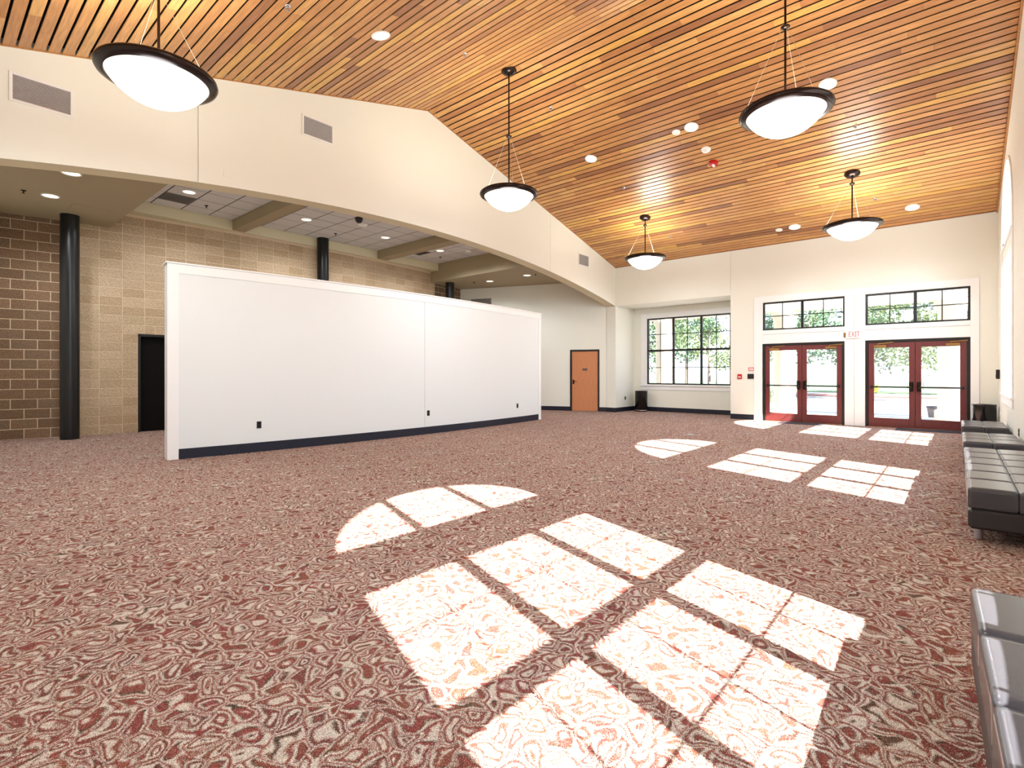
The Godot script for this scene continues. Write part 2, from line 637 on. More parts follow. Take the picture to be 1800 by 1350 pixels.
func ceiling_boards() -> void:
	var angle := atan(SLOPE)
	var pitch := 0.1453
	for side in [1.0, -1.0]:
		var c := base("ceiling", Vector3.ZERO, "lacquered wooden strip ceiling sloping down to the entrance doors" if side > 0 else "lacquered wooden strip ceiling sloping down over the near end", "ceiling", "", "structure")
		var down := Vector3(0, -sin(angle), -side * cos(angle))
		var up := Vector3(0, cos(angle), -side * sin(angle))
		var B := Basis(Vector3.RIGHT, up, Vector3.RIGHT.cross(up))
		for i in 59:
			var u := (i + 0.5) * pitch
			var x := LEFT + 0.004
			var first := true
			while x < RIGHT - 0.03:
				var l := snappedf(rng.randf_range(1.3, 3.6), 0.1)
				if first:
					l = snappedf(rng.randf_range(0.5, 3.4), 0.1)
					first = false
				if x + l > RIGHT - 0.5:
					l = RIGHT - 0.03 - x
				var key := "board %.3f" % l
				if not cache.has(key):
					var st := sb()
					box(st, Transform3D(), Vector3(l - 0.001, 0.014, 0.118), 0.003)
					cache[key] = st.commit()
				var p := V(x + l / 2, RIDGE_H, RIDGE_D) + down * u + up * 0.010
				var tone: int = [0, 0, 1, 1, 2, 2, 3, 4, 5, 5, 6][rng.randi() % 11]
				put_mesh("plank", cache[key], "board_%d" % tone, c, Transform3D(B, p))
				x += l
		# wooden edge strips along the two gable walls
		for e in [[LEFT, LEFT + 0.012, 0.03], [RIGHT - 0.028, RIGHT, 0.075]]:
			var st := sb()
			var mid: Vector3 = V((e[0] + e[1]) / 2, RIDGE_H, RIDGE_D) + down * 4.29 + up * (0.02 - e[2] / 2)
			box(st, Transform3D(B, mid), Vector3(e[1] - e[0], e[2], 8.58), 0.003)
			put("edge_strip", st, "board_1", c)
	var st2 := sb()
	slab(st2, LEFT, RIGHT, roof(FAR) - 0.012, roof(FAR) + 0.02, FAR - 0.03, FAR, 0.003)
	tag(put("trim_1", st2, "board_4"), "thin wooden edge strip where ceiling meets the entrance wall", "trim", "", "structure")


# ---------------------------------------------------------------- the lobby behind the arch
const CURVE_X := -43.83
const CURVE_R := 30.0
const CURVE_D := 7.5


func on_curve(phi: float, h: float, r := CURVE_R) -> Vector3:
	return V(CURVE_X + r * cos(phi), h, CURVE_D + r * sin(phi))


func curve_frame(phi: float, h: float, r := CURVE_R) -> Transform3D:
	# z of the frame faces the hall
	var n := Vector3(cos(phi), 0, -sin(phi))
	return Transform3D(Basis(Vector3.UP.cross(n), Vector3.UP, n), on_curve(phi, h, r))


func block_mesh(w: float, h: float) -> Mesh:
	var key := "block %.3f %.3f" % [w, h]
	if not cache.has(key):
		var st := sb()
		box(st, at(Vector3(0, 0, -0.045)), Vector3(w - 0.014, h - 0.014, 0.09), 0.003)
		cache[key] = st.commit()
	return cache[key]


func masonry(called: String, label: String, d0: float, d1: float, bond: bool, tone: String, individual: Callable, hole := Vector2.ZERO) -> void:
	var wall := base(called, Vector3.ZERO, label, "wall", "", "structure")
	var phi0 := asin((d0 - CURVE_D) / CURVE_R)
	var phi1 := asin((d1 - CURVE_D) / CURVE_R)
	var st := sb()
	var n := maxi(2, int((phi1 - phi0) * CURVE_R / 0.4))
	var rows := 24
	var step := 0.4064 / CURVE_R
	var rest := sb()
	var any := false
	# mortar bed behind the faces, stretch by stretch so that a doorway stays open
	for span in ([[phi0, hole.x, 0.0], [hole.x, hole.y, 2.235], [hole.y, phi1, 0.0]] if hole != Vector2.ZERO else [[phi0, phi1, 0.0]]):
		n = maxi(1, int((span[1] - span[0]) * CURVE_R / 0.4))
		for i in n:
			var a := lerpf(span[0], span[1], float(i) / n)
			var b := lerpf(span[0], span[1], float(i + 1) / n)
			var low: float = span[2]
			var m := curve_frame((a + b) / 2, (low + 4.98) / 2, CURVE_R - 0.006)
			box(st, m.translated_local(Vector3(0, 0, -0.10)), Vector3((b - a) * CURVE_R + 0.004, 4.98 - low, 0.20))
	put("mortar_bed", st, "mortar", wall)
	for row in rows:
		var h := row * 0.2032
		var phi := phi0 - (step / 2 if bond and row % 2 == 1 else 0.0)
		while phi < phi1 - 0.0006:
			var a := maxf(phi, phi0)
			var b := minf(phi + step, phi1)
			phi += step
			var w := (b - a) * CURVE_R
			if w < 0.04:
				continue
			var parts := [[a, b]]
			if hole != Vector2.ZERO and row == 11 and b > hole.x and a < hole.y:
				parts = [[a, (a + b) / 2], [(a + b) / 2, b]]
			for pr in parts:
				if hole != Vector2.ZERO and row < 11:
					if pr[0] < hole.x and pr[1] > hole.x:
						pr[1] = hole.x
					elif pr[0] < hole.y and pr[1] > hole.y:
						pr[0] = hole.y
					elif pr[0] >= hole.x and pr[1] <= hole.y:
						continue
				if (pr[1] - pr[0]) * CURVE_R < 0.04:
					continue
				var mid: float = (pr[0] + pr[1]) / 2
				var fr := curve_frame(mid, h + 0.1016, CURVE_R + rng.randf_range(-0.002, 0.003))
				var mesh := block_mesh(snappedf((pr[1] - pr[0]) * CURVE_R, 0.001), 0.2032)
				var t := "%s_%d" % [tone, [0, 1, 2, 3][rng.randi() % 4]]
				if individual.call(on_curve(mid, h)):
					put_mesh("block", mesh, t, wall, fr)
				else:
					rest.append_from(mesh, 0, fr)
					any = true
	if any:
		var o := put("block_courses", rest, tone + "_1", wall)
		o.set_meta("kind", "stuff")


func lobby() -> void:
	masonry("wall_masonry_brown", "dark brown split block wall in running bond left of the black column", 0.7, 2.276, true, "brown", func(_p: Vector3) -> bool: return true)
	masonry("wall_masonry_tan", "curved tan block wall stacked in straight columns behind the partition", 2.276, 12.25, false, "tan", func(p: Vector3) -> bool: return -p.z < 4.6 or p.y > 3.6, Vector2(-4.16, -2.93) / CURVE_R)
	masonry("wall_masonry_end", "short brown block wall at the far end of the lobby", 12.25, 13.95, true, "brown", func(p: Vector3) -> bool: return p.y > 3.0)
	# end walls, set square to the curve
	for s in [[-14.75, 13.68, -9.20, 15.794, 1.0, "cream angled wall with the wooden door beside the partition", "wall_lobby_end"], [-14.75, 1.22, -9.20, -0.894, -1.0, "cream angled wall closing the lobby at the near end", "wall_lobby_near"]]:
		var a := V(s[0], 0, s[1])
		var b := V(s[2], 0, s[3])
		var u := (b - a).normalized()
		var out: Vector3 = u.cross(Vector3.UP) * s[4]
		if out.z * s[4] > 0.0:
			out = -out
		var l := a.distance_to(b)
		var st := sb()
		var fr := Transform3D(Basis(u, Vector3.UP, u.cross(Vector3.UP)), (a + b) / 2 + out * 0.1)
		if s[4] > 0:
			# leave the doorway open: door from 4.60 to 5.65 m along
			var o := fr.translated_local(Vector3(-l / 2, 0, 0))
			for r in [[0.0, 4.60, 0.0, 4.7], [4.60, 5.65, 2.17, 4.7], [5.65, l, 0.0, 4.7]]:
				box(st, o.translated_local(Vector3((r[0] + r[1]) / 2, (r[2] + r[3]) / 2, 0)), Vector3(r[1] - r[0], r[3] - r[2], 0.2))
			box(st, o.translated_local(Vector3(5.12, 1.1, 0)).translated(out * 0.45), Vector3(1.4, 2.4, 0.1))
			var bs := sb()
			for r in [[0.0, 4.60], [5.65, l - 0.02]]:
				box(bs, o.translated_local(Vector3((r[0] + r[1]) / 2, 0.075, 0)).translated(-out * 0.106), Vector3(r[1] - r[0], 0.15, 0.012), 0.003)
			tag(put("baseboard_lobby", bs, "rubber_base"), "black rubber skirting on both sides of the wooden door", "skirting", "", "structure")
			wood_door(o.translated_local(Vector3(4.60, 0, 0)).translated(-out * 0.1), -out)
			angled_fittings(o.translated(-out * 0.1), -out)
		else:
			box(st, fr.translated_local(Vector3(0, 2.35, 0)), Vector3(l, 4.7, 0.2))
		tag(put(s[6], st, "cream"), s[5], "wall", "", "structure")
	# gypsum soffits at both ends
	for s in [[-2.2, 2.85, "tan flat soffit over the lobby at the near end"], [12.05, 16.2, "tan flat soffit over the lobby at the far end"]]:
		var st := sb()
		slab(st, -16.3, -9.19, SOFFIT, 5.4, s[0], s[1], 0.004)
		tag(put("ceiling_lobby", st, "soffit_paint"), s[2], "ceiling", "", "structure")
	# beams round the coffers
	for s in [[-9.60, -9.19, 2.85, 12.05, "tan ceiling beam along the back of the arch wall"], [-16.3, -13.78, 2.85, 12.05, "tan ceiling beam along the top of the block wall"], [-13.78, -9.60, 5.25, 5.54, "tan cross beam between first and second tile coffers"], [-13.78, -9.60, 9.53, 9.89, "tan cross beam between second and third tile coffers"]]:
		var st := sb()
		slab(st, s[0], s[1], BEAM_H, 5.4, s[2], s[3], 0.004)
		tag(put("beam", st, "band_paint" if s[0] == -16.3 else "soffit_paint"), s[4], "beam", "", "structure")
	# acoustic tiles
	var st3 := sb()
	slab(st3, -13.9, -9.5, TILE_H + 0.004, 5.45, 2.8, 12.1)
	tag(put("ceiling_deck", st3, "tile_grid"), "grey metal grid and deck above the acoustic tiles", "ceiling", "", "structure")
	var bays := [[2.85, 5.25, 2.905], [5.54, 9.53, 5.94], [9.89, 12.05, 10.20]]
	var names := ["near", "middle", "far"]
	for bi in 3:
		var c := base("ceiling_tiles", Vector3.ZERO, "grey acoustic tile coffer, %s one of three behind the arch" % ["nearest", "middle", "farthest"][bi], "ceiling", "", "structure")
		var bay: Array = bays[bi]
		var d: float = bay[2] - 0.6
		while d < bay[1]:
			var d0 := maxf(d, bay[0])
			var d1 := minf(d + 0.6, bay[1])
			d += 0.6
			if d1 - d0 < 0.05:
				continue
			var x := -13.78 - 0.1
			while x < -9.6:
				var x0 := maxf(x, -13.78)
				var x1 := minf(x + 0.6, -9.6)
				x += 0.6
				if x1 - x0 < 0.05:
					continue
				var key := "tile %.2f %.2f" % [x1 - x0, d1 - d0]
				if not cache.has(key):
					var st := sb()
					box(st, Transform3D(), Vector3(x1 - x0 - 0.026, 0.005, d1 - d0 - 0.026), 0.001)
					cache[key] = st.commit()
				var mid := V((x0 + x1) / 2, TILE_H + 0.0025, (d0 + d1) / 2)
				var is_return := (bi == 0 and absf(mid.x + 12.98) < 0.3 and absf(-mid.z - 3.80) < 0.3) or (bi == 2 and absf(mid.x + 12.98) < 0.3 and absf(-mid.z - 10.5) < 0.3)
				if is_return:
					return_grille(mid, bi)
				else:
					put_mesh("tile", cache[key], "acoustic_tile", c, at(mid))
	# round steel columns in front of the block wall
	var cst := sb()
	lathe(cst, PackedVector2Array([Vector2(0.158, 0), Vector2(0.158, 5.2)]), Transform3D(), 40)
	var cm := cst.commit()
	for s in [[2.10, "round black steel column where brown and tan blocks meet"], [7.65, "round black steel column standing mid wall behind the partition"], [12.52, "round black steel column near the far lobby corner"]]:
		var o := put_mesh("column", cm, "black_steel", self, at(V(-13.70, 0, s[0])))
		tag(o, s[1], "column", "black steel columns in the lobby", "structure")
	# dark door in the block wall
	var dd := base("door_4", Vector3.ZERO, "dark brown door in the tan block wall beside the partition", "door", "", "structure")
	var fr2 := curve_frame(-3.545 / CURVE_R, 0, CURVE_R - 0.01)
	var ds := sb()
	for r in [[-0.61, -0.56, 0.0, 2.235], [0.56, 0.61, 0.0, 2.235], [-0.61, 0.61, 2.175, 2.235]]:
		box(ds, fr2.translated_local(Vector3((r[0] + r[1]) / 2, (r[2] + r[3]) / 2, -0.07)), Vector3(r[1] - r[0], r[3] - r[2], 0.15), 0.004)
	put("frame", ds, "black_frame", dd)
	ds = sb()
	box(ds, fr2.translated_local(Vector3(0, 1.09, -0.11)), Vector3(1.12, 2.17, 0.045), 0.003)
	mat("dark_door", Color(0.04, 0.027, 0.022), 0.7).metallic_specular = 0.25
	put("leaf", ds, "dark_door", dd)
	ds = sb()
	box(ds, fr2.translated_local(Vector3(0, 1.3, -0.6)), Vector3(1.6, 2.6, 0.1))
	put("backing", ds, "backing", dd)


func return_grille(mid: Vector3, bi: int) -> void:
	var g := base("return_grille", mid, "dark grey return air grille in %s tile coffer" % ("the nearest" if bi == 0 else "the farthest"), "vent", "return grilles in the tile coffers")
	var st := sb()
	for r in [[-0.29, -0.265, -0.29, 0.29], [0.265, 0.29, -0.29, 0.29], [-0.265, 0.265, -0.29, -0.265], [-0.265, 0.265, 0.265, 0.29]]:
		box(st, at(Vector3((r[0] + r[1]) / 2, 0, (r[2] + r[3]) / 2)), Vector3(r[1] - r[0], 0.016, r[3] - r[2]), 0.002)
	put("frame", st, "return_grey", g)
	st = sb()
	box(st, at(Vector3(0, 0.0, 0)), Vector3(0.53, 0.003, 0.53))
	put("backing", st, "return_grey", g)
	st = sb()
	for i in 20:
		box(st, Transform3D(Basis(Vector3.RIGHT, 0.6), Vector3(0, -0.006, -0.25 + i * 0.0263)), Vector3(0.53, 0.002, 0.016))
	put("louver", st, "return_grey", g).set_meta("kind", "stuff")


func wood_door(o: Transform3D, out: Vector3) -> void:
	# o: bottom corner of the opening on the wall face, x along the wall; out: towards the hall
	var d := base("door_3", Vector3.ZERO, "brown wooden door with black frame in the angled lobby wall", "door", "", "structure")
	var f := Transform3D(Basis(o.basis.x, Vector3.UP, out), o.origin)
	var st := sb()
	for r in [[0.0, 0.055, 0.0, 2.17], [0.995, 1.05, 0.0, 2.17], [0.055, 0.995, 2.115, 2.17]]:
		box(st, f.translated_local(Vector3((r[0] + r[1]) / 2, (r[2] + r[3]) / 2, -0.04)), Vector3(r[1] - r[0], r[3] - r[2], 0.11), 0.004)
	put("frame", st, "black_frame", d)
	st = sb()
	box(st, f.translated_local(Vector3(0.525, 1.06, -0.045)), Vector3(0.93, 2.105, 0.045), 0.003)
	put("leaf", st, "door_wood", d)
	st = sb()
	box(st, f.translated_local(Vector3(0.12, 1.03, -0.018)), Vector3(0.055, 0.16, 0.012), 0.004)
	tube(st, f * Vector3(0.12, 1.05, -0.015), f * Vector3(0.12, 1.05, 0.045), 0.013)
	box(st, f.translated_local(Vector3(0.18, 1.05, 0.045)), Vector3(0.15, 0.022, 0.018), 0.006)
	put("handle", st, "black_plastic", d)
	st = sb()
	box(st, f.translated_local(Vector3(0.53, 1.47, -0.017)), Vector3(0.18, 0.065, 0.01), 0.003)
	var pl := put("name_plate", st, "black_plastic", d)
	st = sb()
	box(st, f.translated_local(Vector3(0.53, 1.47, -0.011)), Vector3(0.17, 0.012, 0.003))
	put("plate_strip", st, "silver_leg", pl)


func angled_fittings(o: Transform3D, out: Vector3) -> void:
	var f := Transform3D(Basis(o.basis.x, Vector3.UP, out), o.origin)
	var c := f * Vector3(1.15, 4.02, 0.0)
	vent(Transform3D(f.basis, c), 0.9, 0.34, "white framed air vent on the angled lobby wall above partition")


# ---------------------------------------------------------------- the free-standing partition
func partition_wall() -> void:
	var R := 33.0
	var cx := -8.85 - R
	var ph := func(d: float) -> float: return asin((d - 7.5) / R)
	var T := 0.29
	var p := base("partition", Vector3.ZERO, "long low curved white partition standing under the arch", "partition", "", "structure")
	var sweep := func(st: SurfaceTool, d0: float, d1: float, h0: float, h1: float, r0: float, r1: float, n: int) -> void:
		var a0: float = ph.call(d0)
		var a1: float = ph.call(d1)
		for i in n:
			var a := lerpf(a0, a1, float(i) / n)
			var b := lerpf(a0, a1, float(i + 1) / n)
			var q := []
			for k in [a, b]:
				for r in [r0, r1]:
					q.append(V(cx + (R + r) * cos(k), h0, 7.5 + (R + r) * sin(k)))
			var up := Vector3.UP * (h1 - h0)
			var na := Vector3(cos(a), 0, -sin(a))
			var nb := Vector3(cos(b), 0, -sin(b))
			quad_n(st, [q[1], q[3], q[3] + up, q[1] + up], [na, nb, nb, na])
			quad_n(st, [q[0], q[2], q[2] + up, q[0] + up], [-na, -nb, -nb, -na])
			quad(st, q[0] + up, q[1] + up, q[3] + up, q[2] + up, Vector3.UP)
			quad(st, q[0], q[1], q[3], q[2], Vector3.DOWN)
			if i == 0:
				quad(st, q[0], q[1], q[1] + up, q[0] + up, (q[0] - q[2]).normalized())
			if i == n - 1:
				quad(st, q[2], q[3], q[3] + up, q[2] + up, (q[2] - q[0]).normalized())
	for s in [[2.69, 7.352], [7.358, 11.80]]:
		var st := sb()
		sweep.call(st, s[0], s[1], 0.0, 2.95, -0.05, -0.012, 20)
		put("panel", st, "white_panel", p)
	var core := sb()
	sweep.call(core, 2.60, 11.90, 0.0, 3.02, -T + 0.012, -0.03, 36)
	put("core", core, "cream", p)
	for s in [[2.568, 2.715], [11.775, 11.922]]:
		var st := sb()
		sweep.call(st, s[0], s[1], 0.0, 3.05, -T, 0.0, 2)
		put("end_post", st, "white_trim", p)
	var tb := sb()
	sweep.call(tb, 2.715, 11.775, 2.905, 3.05, -T, 0.0, 36)
	put("top_band", tb, "white_trim", p)
	var cp := sb()
	sweep.call(cp, 2.545, 11.945, 3.05, 3.072, -T - 0.02, 0.02, 38)
	put("cap", cp, "white_trim", p)
	var bb := sb()
	sweep.call(bb, 2.715, 11.775, 0.0, 0.16, -0.02, 0.002, 36)
	sweep.call(bb, 2.715, 11.775, 0.152, 0.158, -0.012, 0.0, 36)
	put("baseboard", bb, "rubber_base", p)
	# sockets
	var words := ["black wall socket low on partition nearest its near end post", "black wall socket low on partition beside the middle joint", "black wall socket low on partition nearest its far end"]
	var i := 0
	for d in [3.88, 7.456, 10.70]:
		var a: float = ph.call(d)
		var n := Vector3(cos(a), 0, -sin(a))
		var f := Transform3D(Basis(Vector3.UP.cross(n), Vector3.UP, n), V(cx + (R - 0.012) * cos(a), 0.46, 7.5 + (R - 0.012) * sin(a)))
		socket(f, words[i], "black", "black sockets on the partition")
		i += 1


func socket(f: Transform3D, label: String, tone := "black", group := "") -> void:
	var s := base("wall_socket", Vector3.ZERO, label, "socket", group)
	s.transform = f
	var body := "black_plastic" if tone == "black" else "sign_white"
	var st := sb()
	box(st, at(Vector3(0, 0, 0.004)), Vector3(0.075, 0.118, 0.008), 0.003)
	put("plate", st, body, s)
	for y in [-0.026, 0.026]:
		st = sb()
		lathe(st, PackedVector2Array([Vector2(0.018, 0.008), Vector2(0.017, 0.0115), Vector2(0.0001, 0.0115)]), Transform3D(Basis(Vector3.RIGHT, PI / 2), Vector3(0, y, 0)), 16)
		put("outlet", st, "bronze" if tone == "black" else "vent_white", s)


# ---------------------------------------------------------------- windows and doors
func ring(st: SurfaceTool, x0: float, x1: float, h0: float, h1: float, d0: float, d1: float, w: float) -> void:
	slab(st, x0, x0 + w, h0, h1, d0, d1, 0.004)
	slab(st, x1 - w, x1, h0, h1, d0, d1, 0.004)
	slab(st, x0 + w, x1 - w, h0, h0 + w, d0, d1, 0.004)
	slab(st, x0 + w, x1 - w, h1 - w, h1, d0, d1, 0.004)


# sashes in the far wall: x and h cuts of the sashes, each sash split two by two
func far_window(called: String, label: String, xs: Array, hs: Array, d: float) -> void:
	var w := base(called, Vector3.ZERO, label, "window", "", "structure")
	var st := sb()
	ring(st, xs[0], xs[-1], hs[0], hs[-1], d, d + 0.09, 0.045)
	put("frame", st, "black_frame", w)
	for i in range(1, xs.size() - 1):
		st = sb()
		slab(st, xs[i] - 0.032, xs[i] + 0.032, hs[0] + 0.045, hs[-1] - 0.045, d, d + 0.09, 0.004)
		put("mullion", st, "black_frame", w)
	for i in range(1, hs.size() - 1):
		st = sb()
		slab(st, xs[0] + 0.045, xs[-1] - 0.045, hs[i] - 0.035, hs[i] + 0.035, d + 0.01, d + 0.08, 0.004)
		put("transom", st, "black_frame", w)
	for i in xs.size() - 1:
		for k in hs.size() - 1:
			var xm: float = (xs[i] + xs[i + 1]) / 2
			var hm: float = (hs[k] + hs[k + 1]) / 2
			st = sb()
			slab(st, xm - 0.012, xm + 0.012, hs[k] + 0.03, hs[k + 1] - 0.03, d + 0.035, d + 0.055, 0.002)
			slab(st, xs[i] + 0.03, xs[i + 1] - 0.03, hm - 0.012, hm + 0.012, d + 0.037, d + 0.053, 0.002)
			put("muntin", st, "black_frame", w)
			for u in 2:
				for v in 2:
					var px0: float = xs[i] + 0.03 if u == 0 else xm + 0.009
					var px1: float = xm - 0.009 if u == 0 else xs[i + 1] - 0.03
					var ph0: float = hs[k] + 0.03 if v == 0 else hm + 0.009
					var ph1: float = hm - 0.009 if v == 0 else hs[k + 1] - 0.03
					st = sb()
					quad(st, V(px0, ph0, d + 0.045), V(px1, ph0, d + 0.045), V(px1, ph1, d + 0.045), V(px0, ph1, d + 0.045), Vector3(0, 0, 1))
					put("pane", st, "glass", w)


func windows_and_doors() -> void:
	far_window("window_1", "wide black framed window of three double sashes in bay", [-8.35, -7.387, -6.423, -5.46], [0.945, 2.13, 3.266], 17.08)
	far_window("window_2", "black framed transom window above the left pair of doors", [-4.176, -3.187, -2.198], [2.55, 3.34], FAR + 0.06)
	far_window("window_3", "black framed transom window above the right pair of doors", [-1.753, -0.757, 0.24], [2.55, 3.34], FAR + 0.06)
	# casing of the bay window
	var st := sb()
	slab(st, -8.57, -8.35, 0.88, 3.45, 17.025, 17.05, 0.004)
	slab(st, -5.46, -5.24, 0.88, 3.45, 17.025, 17.05, 0.004)
	slab(st, -8.35, -5.46, 3.266, 3.45, 17.025, 17.05, 0.004)
	slab(st, -8.60, -5.20, 0.88, 0.945, 17.0, 17.05, 0.006)
	slab(st, -8.57, -5.24, 0.75, 0.88, 17.03, 17.05, 0.004)
	tag(put("trim_2", st, "white_trim"), "white casing and sill around the bay window", "trim", "", "structure")
	# white surround of the entrance
	var t3 := base("trim_3", Vector3.ZERO, "tall white surround framing both pairs of entrance doors", "trim", "", "structure")
	for r in [[-4.40, -4.176, 0.0, 3.51], [0.24, 0.39, 0.0, 3.51], [-4.176, 0.24, 3.34, 3.51], [-4.176, -2.196, 2.439, 2.55], [-1.755, 0.24, 2.439, 2.55], [-4.176, -2.196, 2.17, 2.431], [-1.755, 0.24, 2.17, 2.431], [-2.196, -1.987, 0.0, 3.34], [-1.979, -1.755, 0.0, 3.34]]:
		st = sb()
		slab(st, r[0], r[1], r[2], r[3], FAR - 0.022, FAR, 0.003)
		put("board", st, "white_trim", t3)
	entrance("door_1", "pair of red wooden glazed doors beside the fire alarm box", -4.176, -2.196)
	entrance("door_2", "pair of red wooden glazed doors closest to the bin and benches", -1.755, 0.24)
	# the three arched windows of the right wall
	var words := ["tall arched window in sunny wall, nearest the front", "tall arched window in sunny wall, middle of three", "tall arched window in sunny wall, farthest, beside entrance doors"]
	for i in 3:
		right_window(WINDOW_D[i], "window_%d" % (i + 4), words[i])


func right_window(c: float, called: String, label: String) -> void:
	var w := base(called, Vector3.ZERO, label, "window", "", "structure")
	var x0 := 0.92
	var x1 := 0.99
	var a := c - 1.29
	var b := c + 1.29
	var st := sb()
	for r in [[a, a + 0.05, 0.93, 3.43], [b - 0.05, b, 0.93, 3.43], [a, b, 0.93, 0.98], [a, b, 3.38, 3.43]]:
		slab(st, x0, x1, r[2], r[3], r[0], r[1], 0.004)
	for r in [[a, a + 0.05, 3.76, 3.95], [b - 0.05, b, 3.76, 3.95], [a, b, 3.76, 3.81]]:
		slab(st, x0, x1, r[2], r[3], r[0], r[1], 0.004)
	put("frame", st, "black_frame", w)
	st = sb()
	var p := PackedVector2Array()
	for i in 25:
		var t := PI - PI * i / 24.0
		p.append(Vector2(c + 1.29 * cos(t), 3.95 + 1.24 * sin(t)))
	for i in 25:
		var t := PI * i / 24.0
		p.append(Vector2(c + 1.24 * cos(t), 3.95 + 1.19 * sin(t)))
	prism(st, p, side_frame(x1), x1 - x0)
	put("arch_frame", st, "black_frame", w)
	for m in [-0.435, 0.435]:
		st = sb()
		slab(st, x0, x1, 0.98, 3.38, c + m - 0.055, c + m + 0.055, 0.004)
		put("mullion", st, "black_frame", w)
		st = sb()
		slab(st, x0, x1, 3.81, 3.93 + 1.19 * sqrt(1 - pow(m / 1.24, 2)), c + m - 0.045, c + m + 0.045, 0.004)
		put("mullion", st, "black_frame", w)
	st = sb()
	slab(st, x0 + 0.005, x1 - 0.005, 2.10, 2.245, a + 0.05, b - 0.05, 0.004)
	put("transom", st, "black_frame", w)
	for m in [-0.835, 0.0, 0.835]:
		st = sb()
		slab(st, 0.945, 0.965, 0.98, 3.38, c + m - 0.006, c + m + 0.006)
		put("muntin", st, "black_frame", w)
		st = sb()
		slab(st, 0.945, 0.965, 3.81, 3.93 + 1.19 * sqrt(1 - pow(m / 1.24, 2)), c + m - 0.006, c + m + 0.006)
		put("muntin", st, "black_frame", w)
	for h in [1.54, 2.81, 4.22]:
		st = sb()
		var half := 1.24 if h < 3.9 else 1.24 * sqrt(1 - pow((h - 3.95) / 1.19, 2))
		slab(st, 0.947, 0.963, h - 0.006, h + 0.006, c - half, c + half)
		put("muntin", st, "black_frame", w)
	for r in [[-1.24, -0.49], [-0.38, 0.38], [0.49, 1.24]]:
		for v in [[0.98, 2.10], [2.245, 3.38]]:
			st = sb()
			quad(st, V(0.955, v[0], c + r[0]), V(0.955, v[0], c + r[1]), V(0.955, v[1], c + r[1]), V(0.955, v[1], c + r[0]), Vector3(-1, 0, 0))
			put("pane", st, "glass", w)
	var fan := sb()
	for i in 24:
		var t0 := PI * i / 24.0
		var t1 := PI * (i + 1) / 24.0
		quad(fan, V(0.955, 3.81, c + 1.24 * cos(t0)), V(0.955, 3.81, c + 1.24 * cos(t1)), V(0.955, 3.95 + 1.19 * sin(t1), c + 1.24 * cos(t1)), V(0.955, 3.95 + 1.19 * sin(t0), c + 1.24 * cos(t0)), Vector3(-1, 0, 0))
	put("pane", fan, "glass", w)
	# casing and sills on the room side
	st = sb()
	slab(st, RIGHT - 0.04, RIGHT + 0.22, 0.90, 0.945, a - 0.12, b + 0.12, 0.008)
	slab(st, RIGHT - 0.02, RIGHT, 0.76, 0.90, a - 0.09, b + 0.09, 0.004)
	slab(st, RIGHT - 0.03, RIGHT + 0.22, 3.735, 3.775, a, b, 0.006)
	put("sill", st, "white_trim", w)
	st = sb()
	for r in [[a - 0.07, a, 0.945, 3.95], [b, b + 0.07, 0.945, 3.95], [a, b, 3.43, 3.50]]:
		slab(st, RIGHT - 0.018, RIGHT, r[2], r[3], r[0], r[1], 0.004)
	p = PackedVector2Array()
	for i in 25:
		var t := PI - PI * i / 24.0
		p.append(Vector2(c + 1.36 * cos(t), 3.95 + 1.31 * sin(t)))
	for i in 25:
		var t := PI * i / 24.0
		p.append(Vector2(c + 1.29 * cos(t), 3.95 + 1.24 * sin(t)))
	prism(st, p, side_frame(RIGHT), 0.018)
	put("casing", st, "white_trim", w)


